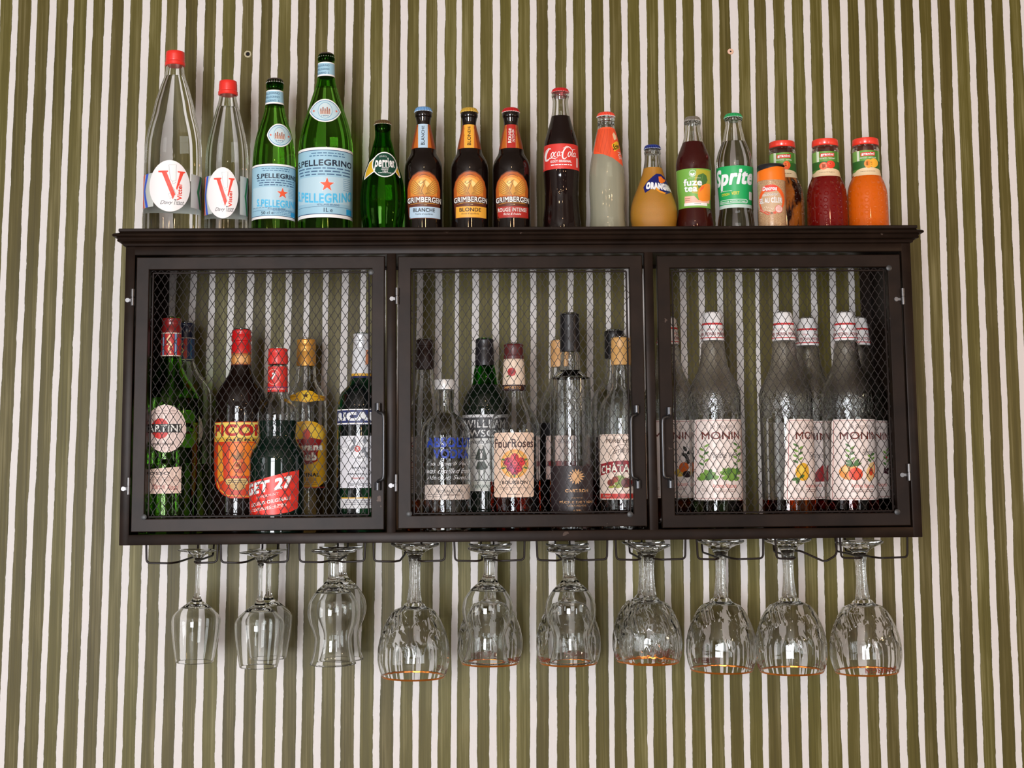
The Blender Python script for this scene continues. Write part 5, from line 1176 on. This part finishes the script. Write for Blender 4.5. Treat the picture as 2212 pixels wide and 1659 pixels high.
# --- syrups
G3 = 'syrup bottles behind the third door'
TXG = glass((0.97, 0.96, 0.94), 1.48, ('noise', 340, 0.00045), 0.18)
ARCH = glass((0.985, 0.99, 0.985), 1.5, ('noise', 130, 0.0014))
def syrup(Z, X, Y, k, top, label, level, liqc, art, shift=0.0, hide=None):
    def P(y): return top+(y-115)*k
    prof = [(P(y), hw*k) for y, hw in ((115,44),(316,60),(326,82),(400,86),(450,92),(520,106),(570,126),(620,152),(670,177),(700,186),(722,189),(800,188),(870,187),(1560,187))]
    B = Lathed('syrup_bottle', label, 'bottle', G3, Z, X, Y, prof, SH)
    lv = P(level)
    zsw = B.z(P(690), False); zs0 = B.z(P(880), False)
    o = B.body(CLEAR, level=lv, liquid=tint(liqc), t=0.0028, ripple=lambda i, a, z: 1+(0.012*abs(cos(6*a))*max(0, min(1, (z-zs0)/0.012))*max(0, min(1, (zsw-z)/0.012))))
    # frosted, hammered shoulder
    o.data.materials.append(TXG); o.data.materials.append(ARCH); za_ = B.z(P(705), False); zb2 = B.z(P(868), False); zc = B.z(P(330), False); zl = B.z(P(695), False)
    o.data.polygons.foreach_set('material_index', [1 if (zl < p.center.z < zc) else 2 if (zb2 < p.center.z < za_) else 0 for p in o.data.polygons])
    B.cap(P(115), P(320), 60*k, 85*k, ink((232, 226, 224), 0.4), 'cap_sleeve', steps=[(0.08, 1.03), (0.3, 1.06), (0.34, 1.09), (0.37, 1.04)])
    B2 = B; zt_, zb_ = B.z(P(115)), B.z(P(320)); r0, r1 = 60*k/Z[2]*B.mpp, 85*k/Z[2]*B.mpp
    oldR = B.R; B.R = lambda z: (r1+(r0-r1)*max(0, min(1, (z-zb_)/(zt_-zb_))))*1.05
    d = B.decal(); rc = (196, 44, 48); d.band(P(193), P(207), rc, 1); d.band(P(298), P(304), rc, 1)
    for a in (-100, -38, 24, 86):
        zA, zB_ = B.z(P(262)), B.z(P(286)); vs_, fs = text2d('MONIN', 0.01)
        d.add([(radians(a+52*u), zB_+(zA-zB_)*v_) for u, v_ in vs_], fs, ink((150, 40, 40)), 2)
        zA, zB_ = B.z(P(228)), B.z(P(252)); vs_, fs = text2d('Le Sirop de', 0.0, 0.4)
        d.add([(radians(a+8+36*u), zB_+(zA-zB_)*v_) for u, v_ in vs_], fs, ink((190, 80, 80)), 2)
    d.done('cap_print'); B.R = oldR
    # paper label, drawn around its own centre and turned by shift degrees
    d = B.decal(); sh = radians(shift); base_add = d.add
    def turned(vs_, fs, m, layer): base_add([(a+sh, z) for a, z in vs_], fs, m, layer)
    d.add = turned
    def q(x, y): return (X+x*k, P(y))
    R_ = rrect(*[X-178*k, X+178*k, P(898), P(1492)], 14*k)
    d.poly(R_, (232, 214, 206), 0)
    for x0, x1, y0, y1 in ((-168,168,908,911), (-168,168,1478,1481), (-168,-165.5,908,1481), (165.5,168,908,1481)): d.rect(X+x0*k, X+x1*k, P(y0), P(y1), (170, 90, 80), 1)
    d.text('Le Sirop de', X-78*k, X+86*k, P(935), P(975), (120, 100, 96), 0, 0.4, 1)
    d.text('MONIN', X-132*k, X+140*k, P(990), P(1046), (110, 44, 34), 0.012, 0, 1)
    art(d, q, k); d.text('Arômes Naturels', X-62*k, X+118*k, P(1372), P(1402), (206, 96, 80), 0.0, 0.3, 1)
    d.lines(X-60*k, X+110*k, P(1415), P(1440), 2, (150, 110, 100), 0.35, 1); d.text('70 cl', X-130*k, X-92*k, P(1405), P(1428), (140, 110, 100), 0, 0, 1)
    d.done('front_label')
    # narrow notice on the far side
    d = B.decal(); d.band(P(912), P(1475), (212, 204, 198), 0, 128+shift, 156+shift); d.band(P(912), P(950), (60, 20, 28), 1, 128+shift, 156+shift); d.done('back_label')
    return B
LG, DG = (112, 150, 60), (70, 110, 50)
def sprig(d, q, x, y, n=6, h=110, s=1):
    d.stroke([q(x, y), q(x+8*s, y-h*0.5), q(x+4*s, y-h)], 3, DG, 2)
    for j in range(n): d.poly([ (a, b) for a, b in leaf(*q(x+5*s, y-h*(j+0.5)/n), 40, 35 if j % 2 else 145, 0.4)], LG if j % 3 else DG, 3)
def mint(d, q, k):
    for x, y in ((-110,1340),(-60,1335),(55,1338),(95,1345),(-85,1310),(75,1300),(40,1300),(110,1300)):
        for a in (20, 70, 120, 165): d.poly(leaf(*q(x, y), 52, a, 0.6), LG if (a+x) % 3 else DG, 2+(a//60))
    sprig(d, q, -120, 1250, 6, 160); sprig(d, q, 128, 1250, 7, 170, -1)
    d.text('Menthe Verte', q(-75,0)[0], q(125,0)[0], q(0,1140)[1], q(0,1185)[1], (90, 80, 76), 0, 0.35, 2)
def fig(d, q, k):
    d.poly(circ(*q(90, 1260), 36*k, 40*k), (196, 90, 30), 3); d.poly(circ(*q(60, 1300), 40*k, 30*k), (206, 170, 60), 2); d.poly(circ(*q(112, 1312), 32*k, 26*k), (40, 26, 30), 4)
    for a, y in ((60,1240),(100,1200),(140,1180),(40,1160),(120,1140),(80,1220)): d.poly(leaf(*q(110, y), 50*k, a, 0.5), (44, 44, 40), 2)
def lemon(d, q, k):
    d.poly(circ(*q(-80, 1285), 52*k, 66*k), (226, 170, 40), 2); d.poly(circ(*q(-95, 1270), 22*k, 34*k), (240, 196, 80), 3); sprig(d, q, -120, 1230, 7, 140)
    for a in (200, 250, 30): d.poly(leaf(*q(-110, 1330), 46*k, a, 0.5), DG, 3)
    d.text('Citron', q(-20,0)[0], q(95,0)[0], q(0,1140)[1], q(0,1180)[1], (90, 80, 76), 0, 0.35, 2)
def lemon2(d, q, k):
    d.poly([q(45,1340), q(95,1260), q(125,1230), q(125,1360), q(60,1362)], (150, 30, 34), 2); d.poly(circ(*q(-70, 1290), 44*k, 60*k), (226, 150, 50), 2)
    d.text('Citron', q(20,0)[0], q(120,0)[0], q(0,1140)[1], q(0,1180)[1], (90, 80, 76), 0, 0.35, 2)
def peach(d, q, k):
    d.poly(circ(*q(-70, 1285), 64*k, 58*k), (236, 150, 70), 2); d.poly(circ(*q(-25, 1300), 50*k, 46*k), (222, 70, 36), 3); d.poly(circ(*q(-95, 1265), 26*k, 24*k), (240, 190, 120), 3)
    d.poly([q(50,1330), q(55,1270), q(85,1220), q(115,1215), q(125,1270), q(110,1340), q(80,1360)], (232, 190, 130), 2); d.poly(circ(*q(92, 1285), 18*k, 28*k), (206, 70, 40), 3); d.stroke([q(118,1215), q(128,1260), q(112,1330)], 8*k, (226, 100, 50), 3)
    for a, y in ((20,1240),(50,1235),(130,1240),(160,1245)): d.poly(leaf(*q(-40, y), 60*k, a, 0.4), DG, 4)
    sprig(d, q, -70, 1230, 7, 140); sprig(d, q, 90, 1220, 4, 60)
    d.text('Pêche', q(20,0)[0], q(105,0)[0], q(0,1120)[1], q(0,1165)[1], (90, 80, 76), 0, 0.35, 2); d.text('Peach', q(40,0)[0], q(90,0)[0], q(0,1185)[1], q(0,1200)[1], (120, 100, 96), 0, 0, 2)
def berry(d, q, k):
    for x, y in ((100,1270),(118,1280),(108,1292),(125,1298),(96,1288),(130,1270)): d.poly(circ(*q(x, y), 12*k, 13*k, 10), (60, 24, 34), 3)
    d.poly(circ(*q(118, 1178), 8*k, 9*k, 8), (190, 40, 40), 3); sprig(d, q, 110, 1250, 6, 130)
kb = 0.962
syrup(ZJ, 172, BK, kb, 151, 'syrup bottle with fig and orange fruit on its label, partly behind the third door frame', 1500, (0.5, 0.3, 0.15), fig)
syrup(ZJ, 505, FR, 1.0, 115, 'mint syrup bottle with green mint leaves on its label', 1500, (0.35, 0.4, 0.3), mint, shift=8)
syrup(ZK, 288, FR, 1.0, 115, 'lemon syrup bottle turned sideways so that bare glass faces the room', 1490, (0.75, 0.35, 0.08), lemon, shift=56)
syrup(ZK, 462, BK, kb, 158, 'syrup bottle with red syrup standing between and behind the lemon and peach bottles', 1245, (0.55, 0.10, 0.07), lemon2, shift=-18)
syrup(ZK, 745, FR, 1.0, 115, 'peach syrup bottle with peaches on its label', 1490, (0.5, 0.08, 0.06), peach, shift=16)
syrup(ZK, 842, BK, kb, 155, 'syrup bottle with dark berries on its label, behind the peach syrup', 1495, (0.3, 0.1, 0.15), berry, shift=18)

# ================================================================== hanging glasses
ZL = (240, 1100, 4.366); ZM = (640, 1130, 4.608); ZN = (960, 1130, 4.608); ZO = (1300, 1130, 4.608); ZP = (1600, 1130, 4.608)
STEMW = glass((0.99, 0.995, 0.99), 1.5)
GOB = glass((0.99, 0.995, 0.99), 1.48, ('feather', 34, 0.0022)); HAM = glass((0.98, 0.99, 0.985), 1.5, ('noise', 420, 0.0006))
# profiles: (height below the foot's top face, radius) in metres
MP = 0.000703
def pr_(zc, pts, y0): return [((y-y0)/zc*MP, hw/zc*MP) for y, hw in pts]
WINE = dict(foot=[(0.0,0.0325),(0.0012,0.0327),(0.003,0.025),(0.008,0.011),(0.0135,0.0062)],
  stem=[(0.0135,0.0062),(0.022,0.0038),(0.045,0.0034),(0.066,0.0040),(0.078,0.0085)],
  bowl=[(0.078,0.0085),(0.083,0.016),(0.091,0.0262),(0.101,0.0352),(0.108,0.0372),(0.120,0.0366),(0.140,0.0340),(0.158,0.0310),(0.170,0.0286)])
TUL = dict(foot=[(0.0,0.0345),(0.0030,0.0348),(0.0045,0.033),(0.007,0.023),(0.012,0.012),(0.0165,0.0085)],
  stem=[(0.0165,0.0085),(0.024,0.0078),(0.040,0.0078),(0.048,0.0105),(0.055,0.0165)],
  bowl=[(0.055,0.0165),(0.062,0.0245),(0.072,0.0325),(0.084,0.0385),(0.097,0.0402),(0.110,0.0380),(0.124,0.0325),(0.138,0.0285),(0.152,0.0295),(0.166,0.0325),(0.176,0.0360)])
GOBP = dict(foot=[(0.0,0.0370),(0.0024,0.0374),(0.0045,0.035),(0.009,0.024),(0.015,0.014),(0.022,0.0098)],
  stem=[(0.022,0.0098),(0.034,0.0080),(0.048,0.0074),(0.070,0.0084),(0.086,0.0104),(0.0900,0.0112)],
  bowl=[(0.0900,0.0112),(0.0925,0.0150),(0.0965,0.0175),(0.0985,0.0220),(0.1015,0.0295),(0.107,0.0348),(0.114,0.0396),(0.125,0.0450),(0.137,0.0497),(0.150,0.0532),(0.162,0.0549),(0.175,0.0551),(0.187,0.0532),(0.197,0.0500),(0.2015,0.0480)])
def glassware(kind, name, label, cat, group, px, py, Y, P, tilt=0.0, dz=0.0, text_a=None, scale=1.0, stem_rip=0.0, thick=0.0011):
    p = at(px, py, Y); root = empty(name, (p.x, Y, p.z+dz), label, cat, group); root.rotation_euler = (0, radians(tilt), 0)
    S = scale
    def smooth_(pts, n):
        f_ = pchip([a for a, b_ in pts], [b_ for a, b_ in pts]); z0, z1 = pts[0][0], pts[-1][0]
        return [(f_(z0+(z1-z0)*k/n)*S, -(z0+(z1-z0)*k/n)*S) for k in range(n+1)]
    ft = smooth_(P['foot'], 18); st = smooth_(P['stem'], 16); bo = smooth_(P['bowl'], 48)
    # one continuous solid: foot, stem and hollow bowl
    hollow = P['bowl'][0][0]*S+0.005
    inner = [(max(0.0008, r-thick*(1+1.2*max(0, 1-(-z-hollow)/0.02))), z) for r, z in bo if -z > hollow+0.003][::-1]
    if kind == 'foot': pass
    prof_ft = [(0, 0.0-0.0016)]+[(ft[0][0]*0.8, -0.0006), (ft[0][0]*0.97, 0.0)]+ft
    n1, n2 = len(prof_ft), len(st)
    out = prof_ft+st[1:]+bo[1:]+[(bo[-1][0]-thick*0.5, bo[-1][1]-0.0006)]+inner+[(0, inner[-1][1]+0.0025)]
    def rip(i, a, z):
        k = 1.0
        if n1 <= i < n1+n2-2 and stem_rip: k += stem_rip*cos(6*a)
        return k
    if kind == 'goblet':
        z_a = -0.150*S
        def rip(i, a, z):
            k = 1.0
            if n1 <= i < n1+n2-2: k += 0.10*cos(6*a)
            if z < z_a and i < n1+n2+48: k += 0.007*cos(26*a)*min(1, (z_a-z)/0.01)*(1 if cos(a*2) < 0.3 else 0.2)
            return k
    v, f = lathe_vf(out, 96, rip); nring = 0
    mats = [STEMW, HAM if kind != 'wine' else STEMW, GOB if kind == 'goblet' else STEMW]
    o = obj('stem_and_bowl', v, f, mats, root); outward(o.data)
    zs_, zb_ = -P['foot'][-1][0]*S*0.3, -P['bowl'][0][0]*S
    def mi(p_):
        z = p_.center.z
        if z > zb_: return 1 if (kind == 'goblet' and z < -0.020) else 0
        return 2
    o.data.polygons.foreach_set('material_index', [mi(p_) for p_ in o.data.polygons])
    o.data.polygons.foreach_set('use_smooth', [True]*len(o.data.polygons)); o.data.set_sharp_from_angle(angle=radians(50))
    if kind == 'goblet':
        r_, z_ = bo[-1]; gold = ink((206, 118, 40), 0.25, 0.75)
        zz = [(bo[k][0]+0.0001, bo[k][1]) for k in (-2, -1)]
        rim = [(zz[0][0]-0.0003, z_+0.0020), (zz[0][0]+0.0002, z_+0.0019), (r_+0.0003, z_), (r_-0.0002, z_-0.0008), (r_-thick-0.0002, z_-0.0002), (r_-thick-0.0002, z_+0.0018), (zz[0][0]-0.0003, z_+0.0020)]
        lathe('gilded_rim', rim, gold, root, 96, None, 60)
        if text_a is not None:
            class _B: pass
            bb = _B(); f_ = pchip([-z for r, z in bo], [r for r, z in bo]); bb.root = root; phi = atan2(CP.x-p.x, Y-CP.y)
            bb.point = lambda a, z, off: ((f_(-z)+off)*sin(a+phi), -(f_(-z)+off)*cos(a+phi), z)
            vs_, fs = text2d('GRIMBERGEN', 0.02)
            for a_ in text_a:
                d = Decal(bb, ZP); zt_ = z_+0.0042; h = 0.0085; w_ = 1.05
                d.add([(radians(a_)+w_*(0.5-u), zt_+h*(1-v_)) for u, v_ in vs_], fs, ink((120, 44, 26), 0.4), 0)
                pass
                d.done('printed_name')
    return root
GW, GT, GG = 'wine glasses hanging under the cabinet', 'tulip glasses hanging under the cabinet', 'beer goblets hanging under the cabinet'
def place(kind, Z, X, Yr, Y, label, tilt=0.0, text_a=None, scale=1.0):
    nm, cat, grp, P, sr = {'wine': ('wine_glass', 'wine glass', GW, WINE, 0), 'tulip': ('tulip_glass', 'glass', GT, TUL, 0.05), 'goblet': ('beer_goblet', 'goblet', GG, GOBP, 0.0)}[kind]
    return glassware(kind, nm, label, cat, grp, Z[0]+X/Z[2], Z[1]+Yr/Z[2], Y, P, tilt, 0.0, text_a, scale, sr)
FY, BY = 0.052, 0.157
place('wine', ZL, 826, 382, 0.105, 'wine glass hanging alone in the first rack slot', 1.2)
place('wine', ZL, 1415, 404, FY, 'wine glass nearest the room in the second rack slot', 0.6, None, 1.0)
place('wine', ZL, 1492, 374, BY, 'wine glass hanging behind another in the second rack slot', 0.2)
place('tulip', ZM, 372, 262, FY, 'tulip glass nearest the room in the third rack slot', 0.0, None, 0.965)
place('tulip', ZM, 448, 228, BY, 'tulip glass hanging behind another in the third rack slot', 0.0)
place('goblet', ZM, 1182, 198, 0.085, 'gold-rimmed goblet hanging alone in the fourth rack slot', 0.8, (100,))
place('tulip', ZN, 450, 246, FY, 'tulip glass in the fifth rack slot, beneath the scotch and bourbon bottles', 2.2, None, 0.965)
place('goblet', ZN, 455, 200, BY, 'gold-rimmed goblet behind the tulip glass in the fifth rack slot', 0.4, (55, 200), 0.93)
place('tulip', ZN, 1238, 248, FY, 'tulip glass in the sixth rack slot, beneath the tall black-capped bottle', -0.9, None, 0.965)
place('goblet', ZN, 1222, 200, BY, 'gold-rimmed goblet behind the tulip glass in the sixth rack slot', 0.0, (-60, 160), 0.93)
place('goblet', ZO, 468, 212, 0.046, 'gold-rimmed goblet nearest the room in the seventh rack slot', 0.0, (150,), 0.87)
place('goblet', ZO, 412, 180, BY, 'gold-rimmed goblet hanging behind another in the seventh rack slot', 0.3, (-85, 40), 0.93)
place('goblet', ZO, 1180, 165, 0.125, 'gold-rimmed goblet hanging in the eighth rack slot, beneath the mint syrup', 1.0, (95, -150))
place('goblet', ZP, 462, 148, 0.070, 'gold-rimmed goblet hanging in the ninth rack slot where the wire is bent', -0.2, (-95, 100))
place('goblet', ZP, 1180, 178, 0.108, 'gold-rimmed goblet in the last rack slot with its printed name facing the room', -1.2, (28,))
